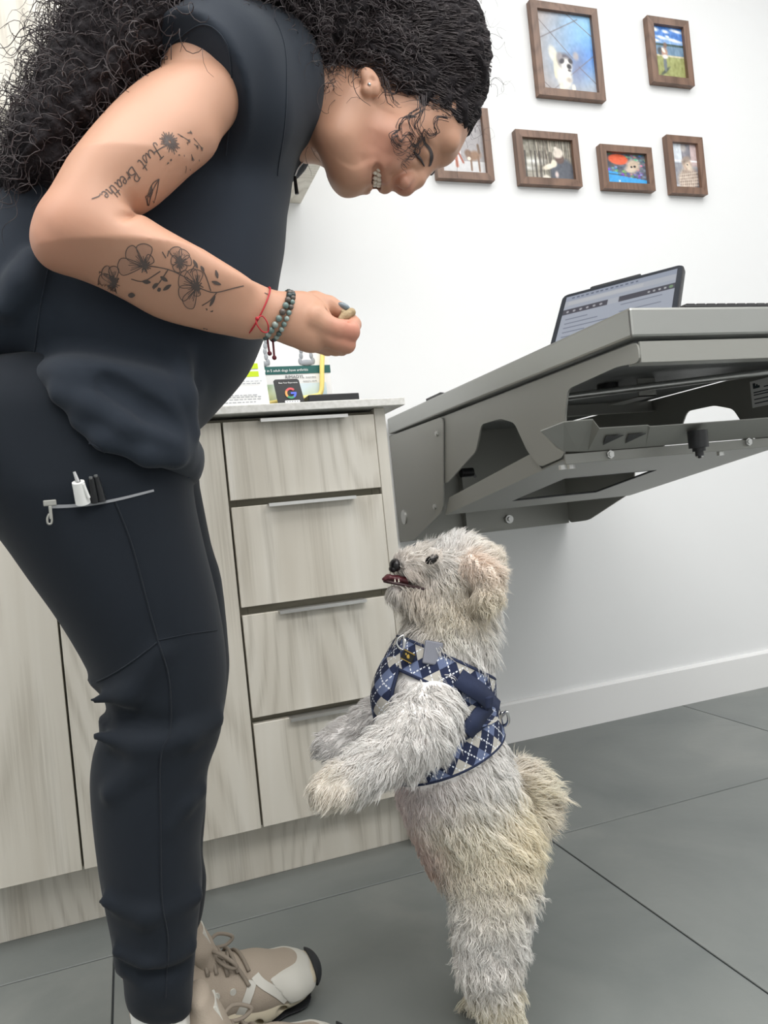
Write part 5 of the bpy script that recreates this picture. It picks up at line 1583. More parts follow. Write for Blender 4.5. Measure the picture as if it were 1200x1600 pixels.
st, wd_ = [], []
for k in range(46):
    a = k * 2.39996
    r_ = 17 * math.sqrt((k + 6) / 52)
    st.append(np.array([at2(dc, 0.25 * r_ * math.cos(a), 0.25 * r_ * math.sin(a)), at2(dc, r_ * math.cos(a), r_ * math.sin(a))]))
    wd_.append(0.00045)
for sx, sy, ex, ey in ((18, -14, 44, -10), (30, -22, 34, -24), (44, -10, 50, 2), (28, -8, 36, 6), (38, -6, 46, 10), (22, 10, 26, 22), (34, 18, 38, 30), (28, 30, 24, 44), (40, -18, 52, -12), (14, -16, 30, -12), (20, 40, 18, 50)):
    st.append(np.array([at2(dc, sx, sy), at2(dc, ex, ey)]))
    wd_.append(0.0004)
    for da in (-0.6, 0, 0.6):
        a = math.atan2(ey - sy, ex - sx) + da
        st.append(np.array([at2(dc, ex, ey), at2(dc, ex + 4 * math.cos(a), ey + 4 * math.sin(a))]))
        wd_.append(0.0004)
st.append(np.array([at2(dc, -10, 10), at2(dc, -26, 22)]))
wd_.append(0.0005)
ink('tattoo_dandelion', st, wd_, M['tattoo'])
# leaf by the elbow crease, little ring
lf = [(0.0648,0.7600,1.0366), (0.0582,0.7600,1.0312), (0.0531,0.7600,1.0222), (0.0539,0.7600,1.0172), (0.0605,0.7600,1.0238), (0.0648,0.7600,1.0366)]
st = [catmull(lf, 5), catmull([(0.0648,0.7600,1.0366), (0.0584,0.7600,1.0275), (0.0533,0.7600,1.0172)], 5),
      catmull([(0.0955,0.7600,0.8988), (0.0994,0.7600,0.9006), (0.1029,0.7600,0.8980), (0.0996,0.7600,0.8961)], 4), catmull([(0.1624,0.7900,0.9328), (0.1677,0.7900,0.9314)], 3)]
ink('tattoo_leaf', st, [0.0005] * len(st), M['tattoo'])
ink_fill('tattoo_leaf_shade', [[(0.0575,0.7600,1.0300), (0.0538,0.7600,1.0229), (0.0546,0.7600,1.0191), (0.0583,0.7600,1.0262)]], M['tattoo'])
# forearm flowers
st, wd_, fill, fill2 = [], [], [], []


def flower(c, petals):
    """petals: (angle in degrees, length, width) round a dark middle"""
    c = np.asarray(c)
    for ang_, R_, wd2 in petals:
        a = math.radians(ang_)
        ca, sa = math.cos(a), -math.sin(a)
        d1 = lambda f, w_: at2(c, R_ * f * ca - w_ * sa, R_ * f * sa + w_ * ca)
        o = catmull([d1(0.1, 0), d1(0.5, -wd2 * 0.8), d1(0.85, -wd2), d1(1.0, 0.0), d1(0.85, wd2), d1(0.5, wd2 * 0.8)], 4, True)
        st.append(np.vstack([o, o[:1]]))
        wd_.append(0.00036)
        fill2.append(list(o[::2]))
        for w_ in (-0.5, -0.2, 0.15, 0.45):
            st.append(np.array([d1(0.1, 0), d1(0.55 + 0.15 * math.cos(20 * w_ + ang_), w_ * wd2)]))
            wd_.append(0.0003)
    for k in range(22):
        a = k * 2.4
        st.append(np.array([c, at2(c, (4 + 5 * (k % 3) / 2) * math.cos(a), (4 + 5 * (k % 3) / 2) * math.sin(a))]))
        wd_.append(0.0005)


flower((0.0140,0.7600,0.9392), [(170, 24, 8), (130, 22, 7), (85, 18, 7), (215, 22, 7), (250, 16, 6)])
flower((0.0431,0.7600,0.9487), [(178, 40, 9), (140, 32, 9), (88, 27, 11), (45, 16, 6)])
flower((0.0759,0.7600,0.9516), [(110, 22, 9), (60, 20, 8), (15, 18, 7), (165, 14, 6), (235, 14, 6), (300, 12, 6)])
flower((0.0913,0.7600,0.9326), [(155, 30, 11), (120, 24, 10), (85, 22, 8), (200, 30, 9), (235, 30, 10), (270, 12, 5)])
for l in ([(0.1387,0.7700,0.9353), (0.1109,0.7600,0.9282), (0.0961,0.7600,0.9307), (0.0864,0.7600,0.9332)], [(0.1109,0.7600,0.9282), (0.1040,0.7600,0.9217), (0.0961,0.7600,0.9179)], [(0.0975,0.7600,0.9320), (0.0809,0.7600,0.9396), (0.0644,0.7600,0.9458), (0.0425,0.7600,0.9493)], [(0.0644,0.7600,0.9458), (0.0563,0.7600,0.9369), (0.0498,0.7600,0.9319)],
          [(0.0570,0.7600,0.9445), (0.0414,0.7600,0.9381), (0.0299,0.7600,0.9405)], [(0.1048,0.7600,0.9294), (0.1008,0.7600,0.9397), (0.0976,0.7600,0.9461)], [(0.0850,0.7600,0.9434), (0.0907,0.7600,0.9511)], [(0.0628,0.7600,0.9546), (0.0597,0.7600,0.9596)], [(0.0642,0.7600,0.9559), (0.0659,0.7600,0.9609)], [(0.0344,0.7600,0.9269), (0.0248,0.7280,0.9193)]):
    st.append(catmull(l, 5))
    wd_.append(0.0005)


def leaf2(a_, b_, w_):
    a_, b_ = np.asarray(a_), np.asarray(b_)
    n_ = np.array([-(b_ - a_)[2], 0, (b_ - a_)[0]]) / np.linalg.norm(b_ - a_) * w_
    m_ = (a_ + b_) / 2
    fill.append(list(catmull([a_, m_ + n_, b_, m_ - n_], 3, True)))


for a_, b_ in (((0.1094,0.7600,0.9256), (0.1035,0.7600,0.9166)), ((0.1154,0.7600,0.9346), (0.1055,0.7600,0.9371)), ((0.1121,0.7600,0.9397), (0.1103,0.7600,0.9474)), ((0.0988,0.7600,0.9448), (0.0955,0.7600,0.9499)), ((0.0886,0.7600,0.9549), (0.0928,0.7600,0.9473)), ((0.0669,0.7600,0.9344), (0.0587,0.7600,0.9306)), ((0.0550,0.7600,0.9357), (0.0487,0.7600,0.9331)),
                ((0.0566,0.7600,0.9407), (0.0635,0.7600,0.9370)), ((0.0397,0.7600,0.9381), (0.0479,0.7600,0.9369)), ((0.0329,0.7600,0.9294), (0.0260,0.7600,0.9306)), ((0.0533,0.7600,0.9306), (0.0570,0.7600,0.9319))):
    leaf2(a_, b_, 0.0016)
ink_fill('tattoo_petals', fill2, M['tattoo_shade'], 0.0003)
ink('tattoo_flowers', st, wd_, M['tattoo'])
ink_fill('tattoo_leaves', fill, M['tattoo'], 0.0005)

# ------------------------------------------------------------------ trainers and socks
M['shoe'] = mat('taupe_mesh', rgb(160, 148, 134), 0.85, bump=(700, 0.5, 0.001, (1, 1, 1)))
M['shoe_light'] = mat('pale_grey_overlay', rgb(196, 194, 186), 0.55)
M['sole'] = mat('cream_foam_sole', rgb(200, 190, 168), 0.7)
M['outsole'] = mat('black_rubber', rgb(34, 36, 40), 0.7)
M['collar'] = mat('beige_lining', rgb(182, 170, 156), 0.9)
M['lace'] = mat('taupe_lace', rgb(134, 124, 112), 0.85)
M['sock'] = mat('white_ribbed_sock', rgb(226, 226, 222), 0.9)


def shoe_shape(kind):
    V0 = Vol((-0.08, -0.062, -0.004), (0.235, 0.062, 0.19), 0.002)
    def upper(v_, d):
        v_.chain([(-0.018, 0, 0.050, 0.032 + d, 0.95), (0.05, 0.0, 0.052, 0.038 + d, 1.0), (0.12, 0, 0.042, 0.038 + d, 1.2), (0.165, 0.002, 0.036, 0.031 + d, 1.4), (0.178, 0.003, 0.034, 0.024 + d, 1.5)], 0.015)
        v_.chain([(-0.020, 0, 0.065, 0.030 + d, 0.95), (-0.022, 0, 0.115, 0.034 + d, 0.95)], 0.015)
        v_.chain([(0.03, 0, 0.07, 0.036 + d, 0.9), (0.014, 0, 0.112, 0.034 + d, 0.85)], 0.02)
        v_.chain([(0.06, 0, 0.075, 0.026 + d, 1.0), (0.11, 0, 0.058, 0.026 + d, 1.15)], 0.015)
    if kind == 'upper':
        upper(V0, 0.0)
        V0.plane((0, 0, 0.026), (0, 0, -1))
        V0.plane((0.0, 0, 0.122), (-0.25, 0, 1), 'i', 0.004)
        V0.chain([(-0.012, 0, 0.16, 0.036, 0.95), (-0.010, 0, 0.10, 0.034, 0.85)], 0.004, 's')
    elif kind == 'cap':
        upper(V0, 0.0016)
        V0.plane((0, 0, 0.026), (0, 0, -1))
        V0.plane((0.152, 0, 0.03), (-1, 0.0, -0.62))
        V0.plane((0.0, 0, 0.066), (0.0, 0, 1), 'i', 0.003)
    elif kind == 'sole':
        V0.chain([(-0.022, 0, 0.024, 0.036, 1.0), (0.04, 0.0, 0.022, 0.036, 1.02), (0.12, 0.0, 0.024, 0.036, 1.28), (0.168, 0.002, 0.030, 0.034, 1.3), (0.182, 0.004, 0.036, 0.026, 1.45)], 0.01)
        V0.plane((0, 0, 0.036), (-0.10, 0, 1), 'i', 0.004)
        V0.plane((0, 0, 0.004), (0, 0, -1), 'i', 0.004)
        V0.plane((0.13, 0, 0.002), (0.28, 0, -1), 'i', 0.02)
        for i, x_ in enumerate((-0.03, 0.005, 0.04, 0.075, 0.11, 0.142)):
            for s_ in (-1, 1):
                V0.chain([(x_ - 0.006, s_ * 0.056, 0.0135 + max(0, x_ - 0.1) * 0.15, 0.0055), (x_ + 0.007, s_ * 0.03, 0.0145 + max(0, x_ - 0.1) * 0.15, 0.0055)], 0.003, 's')
    elif kind == 'outsole':
        V0.chain([(-0.022, 0, 0.024, 0.037, 0.98), (0.04, 0.0, 0.022, 0.037, 1.0), (0.12, 0.0, 0.024, 0.037, 1.25), (0.168, 0.002, 0.030, 0.035, 1.27), (0.184, 0.004, 0.038, 0.027, 1.4)], 0.01)
        V0.plane((0, 0, 0.0062), (0, 0, 1), 'i')
        V0.plane((0, 0, 0.0), (0, 0, -1), 'i')
        tv_ = Vol((0.18, -0.05, 0.0), (0.235, 0.05, 0.075), 0.002)
        tv_.chain([(0.168, 0.002, 0.030, 0.037, 1.27), (0.186, 0.004, 0.038, 0.028, 1.4)], 0.01)
        tv_.plane((0.200, 0, 0.03), (-1, 0, -0.10))
        tv_.plane((0, 0, 0.058), (0, 0, 1))
        a_, q_ = V0.mesh(1)
        c_, d_ = tv_.mesh(1)
        return np.concatenate([a_, c_]), np.concatenate([q_, d_ + len(a_)])
    return V0.mesh(1)


shapes = {k: shoe_shape(k) for k in ('upper', 'cap', 'sole', 'outsole')}
up_bvh = bvh_of(*shapes['upper'])
shoe_parts = {}


def make_shoe(loc, rz, lab):
    r = bpy.data.objects.new('shoe', None)
    COL.objects.link(r)
    r.parent = W
    r.location = Vector(loc) - W.location
    r.rotation_euler = (0, 0, rz)
    r['label'] = lab
    for nm, key, mt in (('upper', 'upper', 'shoe'), ('toe_cap', 'cap', 'shoe_light'), ('sole', 'sole', 'sole'), ('outsole', 'outsole', 'outsole')):
        if nm not in shoe_parts:
            o = mesh_np(nm, *shapes[key], material=M[mt])
            shoe_parts[nm] = o.data
        else:
            o = bpy.data.objects.new(nm, shoe_parts[nm])
            COL.objects.link(o)
        o.parent = r

    def add(nm, fn):
        if nm not in shoe_parts:
            o = fn()
            shoe_parts[nm] = o.data
        else:
            o = bpy.data.objects.new(nm.split('-')[0], shoe_parts[nm])
            COL.objects.link(o)
        o.parent = r

    def band(sgn_, pts, w_):
        def f():
            P_, N_ = onto(up_bvh, catmull([(a, 0.0, c) for a, c in pts], 6), 0.0012, (0, -sgn_, 0))
            V_, Q_ = ribbon([(P_, N_)], [w_])
            return mesh_np('overlay_strap', V_, Q_, material=M['shoe_light'])
        return f
    for s_ in (-1, 1):
        add('overlay_strap-a%d' % s_, band(s_, [(0.085, 0.032), (0.097, 0.052), (0.108, 0.070)], 0.0055))
        add('overlay_strap-b%d' % s_, band(s_, [(0.150, 0.034), (0.136, 0.050), (0.118, 0.066), (0.112, 0.074)], 0.0058))

    def tongue():
        V1 = Vol((-0.01, -0.045, 0.05), (0.10, 0.045, 0.19), 0.002)
        V1.chain([(0.060, 0, 0.082, 0.020, 1.3), (0.042, 0, 0.120, 0.019, 1.45), (0.036, 0, 0.150, 0.014, 1.9)], 0.01)
        return mesh_np('tongue', *V1.mesh(1), material=M['shoe'])
    add('tongue', tongue)

    def collar():
        pts = [(0.046 * math.cos(a) + 0.002 if math.cos(a) > 0 else 0.050 * math.cos(a) - 0.002, 0.034 * math.sin(a), 0.121 + 0.010 * math.cos(a)) for a in np.linspace(0, 2 * math.pi, 17)[:-1]]
        return tube('collar', pts, 0.0065, M['collar'], None, 3, 10, closed=True)
    add('collar', collar)

    def tab():
        return MB().box((-0.003, -0.017, -0.012), (0.003, 0.017, 0.012), 0.001, Matrix.Translation((0.0545, 0, 0.132)) @ Matrix.Rotation(math.radians(-17), 4, 'Y')).build('tongue_tab', M['shoe_light'])
    add('tongue_tab', tab)
    rows = [(0.105, 0.0), (0.090, 0.0), (0.076, 0.0), (0.062, 0.0), (0.050, 0.0)]

    def lace(i):
        def f():
            x_ = rows[i][0]
            x2 = rows[min(i + 1, 4)][0] if i < 4 else 0.044
            pts = []
            for s_ in np.linspace(-1, 1, 9):
                xx = x_ + (x2 - x_) * (s_ + 1) / 2 * (1 if i % 2 == 0 else -1) + (0 if i % 2 == 0 else (x2 - x_))
                h = up_bvh.ray_cast(Vector((xx, s_ * 0.030, 0.25)), Vector((0, 0, -1)))
                pts.append(np.array((xx, s_ * 0.030, (h[0].z if h[0] is not None else 0.06) + 0.0022)))
            return tube('lace', pts, 0.0027, M['lace'], None, 3, 6)
        return f
    for i in range(5): add('lace-%d' % i, lace(i))

    def lace2(i):
        def f():
            x_ = rows[i][0]
            pts = []
            for s_ in np.linspace(-1, 1, 9):
                xx = x_ - 0.010 * (1 - s_) / 2
                h = up_bvh.ray_cast(Vector((xx, -s_ * 0.030, 0.25)), Vector((0, 0, -1)))
                pts.append(np.array((xx, -s_ * 0.030, (h[0].z if h[0] is not None else 0.06) + 0.0045)))
            return tube('lace', pts, 0.0027, M['lace'], None, 3, 6)
        return f
    for i in range(1, 5): add('lace-x%d' % i, lace2(i))

    def bow():
        q = (0.052, -0.004, 0.112)
        pts = [q, (0.068, -0.030, 0.116), (0.088, -0.040, 0.098), (0.078, -0.034, 0.096), (0.058, -0.012, 0.108), q, (0.072, 0.018, 0.118), (0.095, 0.026, 0.104), (0.082, 0.020, 0.098), q, (0.085, -0.022, 0.094), (0.102, -0.041, 0.066)]
        return tube('lace', pts, 0.0027, M['lace'], None, 6, 6)
    add('lace-bow', bow)

    def eyelets(s_):
        def f():
            b_ = MB()
            h = up_bvh.ray_cast(Vector((0.08, s_ * 0.2, 0.064)), Vector((0, -s_, 0)))
            y_ = (h[0].y if h[0] is not None else s_ * 0.036)
            b_.cyl((0.08, y_ - s_ * 0.001, 0.064), (0.08, y_ + s_ * 0.0015, 0.064), 0.0042, seg=14)
            h = up_bvh.ray_cast(Vector((0.058, s_ * 0.2, 0.066)), Vector((0, -s_, 0)))
            y_ = (h[0].y if h[0] is not None else s_ * 0.036)
            b_.cyl((0.058, y_ - s_ * 0.001, 0.066), (0.058, y_ + s_ * 0.0015, 0.066), 0.0042, seg=14)
            return b_.build('eyelet', M['shoe_light'])
        return f
    add('eyelet-n', eyelets(-1))
    return r


make_shoe((-0.005, 0.925, 0.0), math.radians(-2), 'near shoe, mostly below the picture')
make_shoe((-0.002, 1.092, 0.0), math.radians(3), 'taupe trainer with pale overlays and laces')


def sock(pts):
    t = np.linspace(0, 1, 26)
    b_ = []
    P_ = catmull(pts, 6)
    n = 64
    VV = []
    for c in P_:
        a = np.arange(n) * 2 * np.pi / n
        rr = c[3] + 0.0006 * np.sign(np.sin(a * 24))
        VV.append(np.stack([c[0] + rr * np.cos(a), c[1] + rr * 0.92 * np.sin(a), np.full(n, c[2])], 1))
    m = len(VV)
    i, k = np.meshgrid(np.arange(m - 1), np.arange(n), indexing='ij')
    Q_ = np.stack([i * n + k, i * n + (k + 1) % n, (i + 1) * n + (k + 1) % n, (i + 1) * n + k], -1).reshape(-1, 4)
    return mesh_np('sock', np.concatenate(VV), Q_, material=M['sock'], parent=W)


sock([(-0.012, 0.925, 0.07, 0.032), (-0.012, 0.925, 0.11, 0.032), (-0.012, 0.924, 0.15, 0.033), (-0.012, 0.922, 0.165, 0.033)])
sock([(-0.010, 1.092, 0.07, 0.035), (-0.008, 1.092, 0.11, 0.036), (0.0, 1.09, 0.16, 0.037), (0.0, 1.088, 0.19, 0.038)])

# ================================================================== the dog
D = thing('dog', 'small fluffy white dog standing upright on its hind legs in a navy argyle harness', 'dog', (0.40, 0.92, 0.0))
M['dog_skin'] = mat('dog_undercoat', rgb(214, 204, 196), 0.9, attr='Col')
M['fur'] = mat('white_fur', rgb(232, 226, 218), 0.75, attr='Col', spec=0.2)
_nt = M['fur'].node_tree
_tr = _nt.nodes.new('ShaderNodeBsdfTranslucent')
_mx = _nt.nodes.new('ShaderNodeMixShader')
_mx.inputs[0].default_value = 0.42
_at = [n_ for n_ in _nt.nodes if n_.type == 'ATTRIBUTE'][0]
_nt.links.new(_at.outputs['Color'], _tr.inputs['Color'])
_nt.links.new(_nt.nodes['Principled BSDF'].outputs[0], _mx.inputs[1])
_nt.links.new(_tr.outputs[0], _mx.inputs[2])
_nt.links.new(_mx.outputs[0], _nt.nodes['Material Output'].inputs['Surface'])
M['nose'] = mat('dog_nose', rgb(26, 24, 26), 0.3)
M['eye'] = mat('dark_eye', rgb(18, 14, 14), 0.06)
M['tongue'] = mat('tongue', rgb(84, 36, 42), 0.45)
M['gum'] = mat('dark_lip', rgb(62, 40, 42), 0.45)


def trunk(v_, d=0.0):
    v_.chain([(0.4144,0.9300,0.5746,0.0464,0.95), (0.4018,0.9300,0.5289,0.0462,0.95), (0.3842,0.9300,0.4887,0.0511,0.98), (0.3646,0.9300,0.4451,0.0642,0.9), (0.3704,0.9300,0.3803,0.0661,0.88), (0.3825,0.9300,0.3139,0.0697,0.86), (0.4012,0.9300,0.2540,0.0667,0.86), (0.4208,0.9250,0.2125,0.0548,1)], 0.03)


dv_ = Vol((0.10, 0.76, -0.005), (0.58, 1.08, 0.70), 0.0034)
trunk(dv_)
tw = Vol((0.14, 0.80, 0.22), (0.52, 1.06, 0.62), 0.005)
trunk(tw)
trunk_bvh = bvh_of(*tw.mesh(2))
# head
dv_.chain([(0.4188,0.9300,0.5973,0.0413,0.98), (0.4014,0.9300,0.5935,0.0394,1)], 0.02)
dv_.cone((0.4084,0.9300,0.6141,0.0257,1.2), (0.4408,0.9300,0.6060,0.0260,1.2), 0.02)
dv_.chain([(0.3941,0.9300,0.6115,0.0256,1.1), (0.3625,0.9300,0.6179,0.0177,1.2), (0.3421,0.9300,0.6220,0.0126,1.3)], 0.012)
dv_.chain([(0.3894,0.9300,0.5693,0.0222,1.2), (0.3534,0.9300,0.5766,0.0143,1.2), (0.3258,0.9300,0.5878,0.0075,1.4)], 0.012)
dv_.chain([(0.3533,0.9300,0.5919,0.0042,3.2), (0.3168,0.9300,0.6032,0.0050,2.6)], 0.004, 's')
dv_.cone((0.3650,0.8880,0.6254,0.0089), (0.3635,0.8800,0.6266,0.0089), 0.006, 's')
dv_.cone((0.3995,0.9720,0.6193,0.0098), (0.4048,0.9800,0.6194,0.0099), 0.006, 's')
# ears
dv_.chain([(0.4158,0.8800,0.6148,0.0123), (0.4249,0.8620,0.5980,0.0145), (0.4242,0.8580,0.5780,0.0137), (0.4158,0.8580,0.5671,0.0096)], 0.005)
dv_.chain([(0.4575,0.9750,0.6143,0.0145), (0.4814,0.9900,0.5991,0.0167), (0.4813,0.9920,0.5711,0.0148)], 0.012)
# hind legs
dv_.chain([(0.4071,0.8900,0.2342,0.0495,0.7), (0.4020,0.8850,0.1880,0.0410,0.75), (0.3931,0.8850,0.1494,0.0351,0.8), (0.3850,0.8850,0.1107,0.0293,0.85), (0.3938,0.8850,0.0589,0.0204), (0.3950,0.8850,0.0216,0.0155)], 0.03)
dv_.chain([(0.395, 0.885, 0.035, 0.018), (0.392, 0.885, 0.014, 0.015), (0.360, 0.885, 0.012, 0.013)], 0.01)
dv_.chain([(0.4224,0.9550,0.2044,0.0485,0.7), (0.4255,0.9600,0.1483,0.0407,0.75), (0.4168,0.9600,0.1062,0.0318,0.8), (0.4072,0.9600,0.0734,0.0229,0.9), (0.4214,0.9600,0.0249,0.0159)], 0.03)
dv_.chain([(0.4214,0.9600,0.0249,0.0159), (0.412, 0.96, 0.035, 0.015), (0.408, 0.96, 0.013, 0.013), (0.384, 0.96, 0.011, 0.011)], 0.01)
# front legs
dv_.chain([(0.3456,0.8800,0.4477,0.0336), (0.3164,0.8600,0.4282,0.0334), (0.2873,0.8530,0.4139,0.0274), (0.2413,0.8480,0.3980,0.0209), (0.2061,0.8460,0.3866,0.0169), (0.1889,0.8460,0.3822,0.0160)], 0.02)
dv_.chain([(0.3648,0.9850,0.4388,0.0391), (0.3320,1.0000,0.4103,0.0321), (0.2969,1.0050,0.4023,0.0231), (0.2545,1.0080,0.3875,0.0175), (0.2331,1.0080,0.3820,0.0166)], 0.02)
# tail, curled up over the back
dv_.chain([(0.4445,0.9300,0.2281,0.0173), (0.4853,0.9400,0.2413,0.0177), (0.5103,0.9500,0.2663,0.0189), (0.5031,0.9500,0.2932,0.0162), (0.4821,0.9450,0.3117,0.0116)], 0.015)
# belly tuft
dv_.cone((0.3615,0.9300,0.2336,0.0135), (0.3467,0.9300,0.2330,0.0076), 0.015)
DV, DQ = dv_.mesh(2)
DN = normals_of(DV, DQ)

# coat anchors: position, reach, flow, hair length, wave, colour
WHT, CRM, TAN, GRY = (254, 252, 250), (254, 249, 236), (251, 238, 226), (252, 250, 249)
anch = [
    ((0.3311,0.9300,0.6199), 0.020, (0.9, 0.0, 0.45), 0.010, 0.3, (236, 228, 222)), ((0.3499,0.9300,0.6278), 0.025, (0.35, -0.1, 0.35), 0.016, 0.3, (246, 242, 236)), ((0.3414,0.9000,0.6147), 0.028, (0.45, -0.1, -0.9), 0.015, 0.4, WHT),
    ((0.3405,0.9200,0.5765), 0.035, (-0.25, 0.0, -1.0), 0.030, 0.6, (248, 242, 232)), ((0.3204,0.9300,0.5868), 0.02, (-0.35, 0.0, -0.9), 0.020, 0.5, GRY), ((0.3600,0.8900,0.5802), 0.035, (0.15, -0.1, -1.0), 0.036, 0.6, (252, 246, 238)),
    ((0.3737,0.8850,0.6033), 0.03, (0.45, -0.15, -0.8), 0.026, 0.5, WHT), ((0.3487,0.9000,0.6015), 0.02, (0.25, -0.1, -1.0), 0.022, 0.4, (246, 234, 224)),
    ((0.3966,0.9300,0.6344), 0.025, (0.1, -0.1, 1.0), 0.020, 0.4, WHT), ((0.4248,0.9300,0.6339), 0.03, (0.6, 0.0, 0.75), 0.022, 0.5, WHT), ((0.4525,0.9300,0.6247), 0.03, (0.9, 0.0, 0.35), 0.024, 0.4, (253, 246, 236)),
    ((0.4168,0.8700,0.6109), 0.02, (0.6, -0.3, -0.5), 0.018, 0.9, (250, 236, 224)), ((0.4254,0.8550,0.5942), 0.025, (0.35, -0.2, -0.8), 0.020, 1.5, (252, 243, 233)), ((0.4227,0.8550,0.5704), 0.025, (0.2, -0.1, -1.0), 0.018, 1.6, CRM), ((0.4122,0.8850,0.5613), 0.022, (-0.1, -0.05, -1.0), 0.018, 1.2, (236, 224, 206)), ((0.5003,0.9900,0.6015), 0.03, (0.9, 0.1, 0.2), 0.028, 0.5, (254, 247, 236)),
    ((0.3890,0.8800,0.5608), 0.04, (0.05, -0.1, -1.0), 0.030, 0.9, CRM), ((0.3397,0.9300,0.5337), 0.03, (-0.55, 0.0, -0.55), 0.026, 0.7, GRY), ((0.4416,0.9300,0.5275), 0.04, (0.35, 0.0, -0.9), 0.026, 0.9, WHT), ((0.3889,0.8800,0.5200), 0.035, (0.1, -0.1, -1.0), 0.024, 0.9, WHT),
    ((0.3189,0.8500,0.4726), 0.05, (0.12, -0.1, -1.0), 0.024, 0.8, WHT), ((0.2980,0.9300,0.4775), 0.04, (-0.2, 0.0, -1.0), 0.020, 0.6, GRY), ((0.2942,0.8400,0.4333), 0.04, (-0.35, -0.1, -0.9), 0.024, 0.9, WHT), ((0.2431,0.8400,0.4021), 0.035, (-0.65, 0.0, -0.75), 0.022, 0.7, WHT), ((0.1926,0.8450,0.3840), 0.03, (-0.75, 0.0, -0.6), 0.018, 0.5, (253, 248, 240)),
    ((0.2759,1.0000,0.3941), 0.04, (-0.8, 0.0, -0.5), 0.018, 0.4, GRY), ((0.2293,1.0000,0.3831), 0.03, (-0.8, 0.0, -0.4), 0.015, 0.3, GRY),
    ((0.3492,0.8600,0.4023), 0.05, (0.25, -0.1, -0.95), 0.022, 0.6, WHT), ((0.4512,0.9300,0.3558), 0.04, (0.5, 0.0, -0.8), 0.024, 0.6, WHT), ((0.3265,0.8600,0.3520), 0.05, (0.2, -0.1, -1.0), 0.024, 0.6, (253, 249, 248)), ((0.3046,0.9300,0.3349), 0.04, (0.15, 0.0, -1.0), 0.012, 0.4, (248, 238, 236)), ((0.3981,0.8700,0.3254), 0.05, (0.25, -0.1, -0.95), 0.026, 0.6, WHT),
    ((0.3316,0.9300,0.2535), 0.03, (0.1, 0.0, -1.0), 0.012, 0.4, (242, 226, 220)), ((0.3467,0.9300,0.2330), 0.014, (-0.7, 0.0, -0.3), 0.014, 0.3, (214, 168, 136)), ((0.3702,0.8600,0.2790), 0.05, (0.2, -0.1, -1.0), 0.026, 1.0, CRM), ((0.4322,0.8800,0.2568), 0.05, (0.35, -0.1, -0.95), 0.028, 1.0, (253, 245, 224)),
    ((0.3890,0.8600,0.2106), 0.05, (0.0, -0.1, -1.0), 0.024, 1.2, (253, 248, 238)), ((0.3650,0.9000,0.1827), 0.03, (-0.4, -0.1, -0.8), 0.022, 1.0, WHT), ((0.4470,0.8900,0.1740), 0.04, (0.4, -0.1, -0.9), 0.022, 1.0, WHT), ((0.3742,0.8600,0.1588), 0.05, (-0.05, -0.1, -1.0), 0.024, 1.2, WHT), ((0.3776,0.8700,0.1047), 0.04, (0.1, -0.1, -1.0), 0.022, 1.1, (253, 250, 246)), ((0.3942,0.8800,0.0453), 0.04, (0.0, -0.1, -1.0), 0.018, 0.9, (253, 248, 234)), ((0.3910,0.8850,-0.0058), 0.03, (-0.5, 0.0, -0.7), 0.010, 0.4, WHT),
    ((0.4872,0.9400,0.3192), 0.025, (0.7, -0.1, 0.5), 0.032, 0.6, (252, 246, 236)), ((0.5084,0.9300,0.2911), 0.03, (0.9, -0.15, 0.1), 0.032, 0.9, CRM), ((0.5198,0.9400,0.2495), 0.03, (0.75, -0.1, -0.7), 0.036, 1.0, (251, 244, 232)), ((0.4818,0.9300,0.2351), 0.03, (0.5, -0.15, -0.9), 0.034, 0.9, CRM)]
AP = np.array([a[0] for a in anch])
AR = np.array([a[1] for a in anch])
AF = np.array([a[2] for a in anch], float)
AF /= np.linalg.norm(AF, axis=1, keepdims=True)
AL = np.array([a[3] for a in anch])
AW = np.array([a[4] for a in anch])
AC = lin(np.array([a[5] for a in anch]))


def coat(P):
    d = ((P[:, None] - AP[None]) ** 2 * np.array([1, 0.55, 1])).sum(2)
    w = np.exp(-d / (2 * (AR * 0.62)[None] ** 2)) + 1e-9 / (d + 1e-4)
    w /= w.sum(1, keepdims=True)
    return w @ AF, w @ AL, w @ AW, w @ AC


_, _, _, cc = coat(DV)
undercol = cc * np.array([0.96, 0.95, 0.94])


def tint(c, r, rgbv, amt):
    d = np.linalg.norm(DV - np.asarray(c[:3]), axis=1) / r
    m = np.clip(1.3 - d, 0, 1)[:, None] * amt
    undercol[:] = undercol * (1 - m) + lin(rgbv) * m


tint((0.3378,0.9300,0.5989), 0.022, (84, 50, 50), 1.0)
tint((0.3497,0.9050,0.5921), 0.012, (84, 50, 50), 1.0)
tint((0.3613,0.8880,0.6242), 0.014, (110, 84, 76), 0.9)
tint((0.3328,0.9300,0.6197), 0.014, (90, 80, 80), 0.8)
dbody = mesh_np('body', DV, DQ, material=M['dog_skin'], parent=D, col=undercol)

# ------------------------------------------------------------------ harness
HS = bpy.data.objects.new('harness', None)
COL.objects.link(HS)
HS.parent = D
HS['label'] = 'navy argyle dog harness with steel rings'
am = mat('argyle_knit', rough=0.9, bump=(900, 0.3, 0.0006, (1, 1, 1)))
nt = am.node_tree
bs = nt.nodes['Principled BSDF']


def nmath(op, a, b=None):
    n_ = nt.nodes.new('ShaderNodeMath')
    n_.operation = op
    for i, val in enumerate((a, b)):
        if val is None: continue
        if isinstance(val, (int, float)): n_.inputs[i].default_value = val
        else: nt.links.new(val, n_.inputs[i])
    return n_.outputs[0]


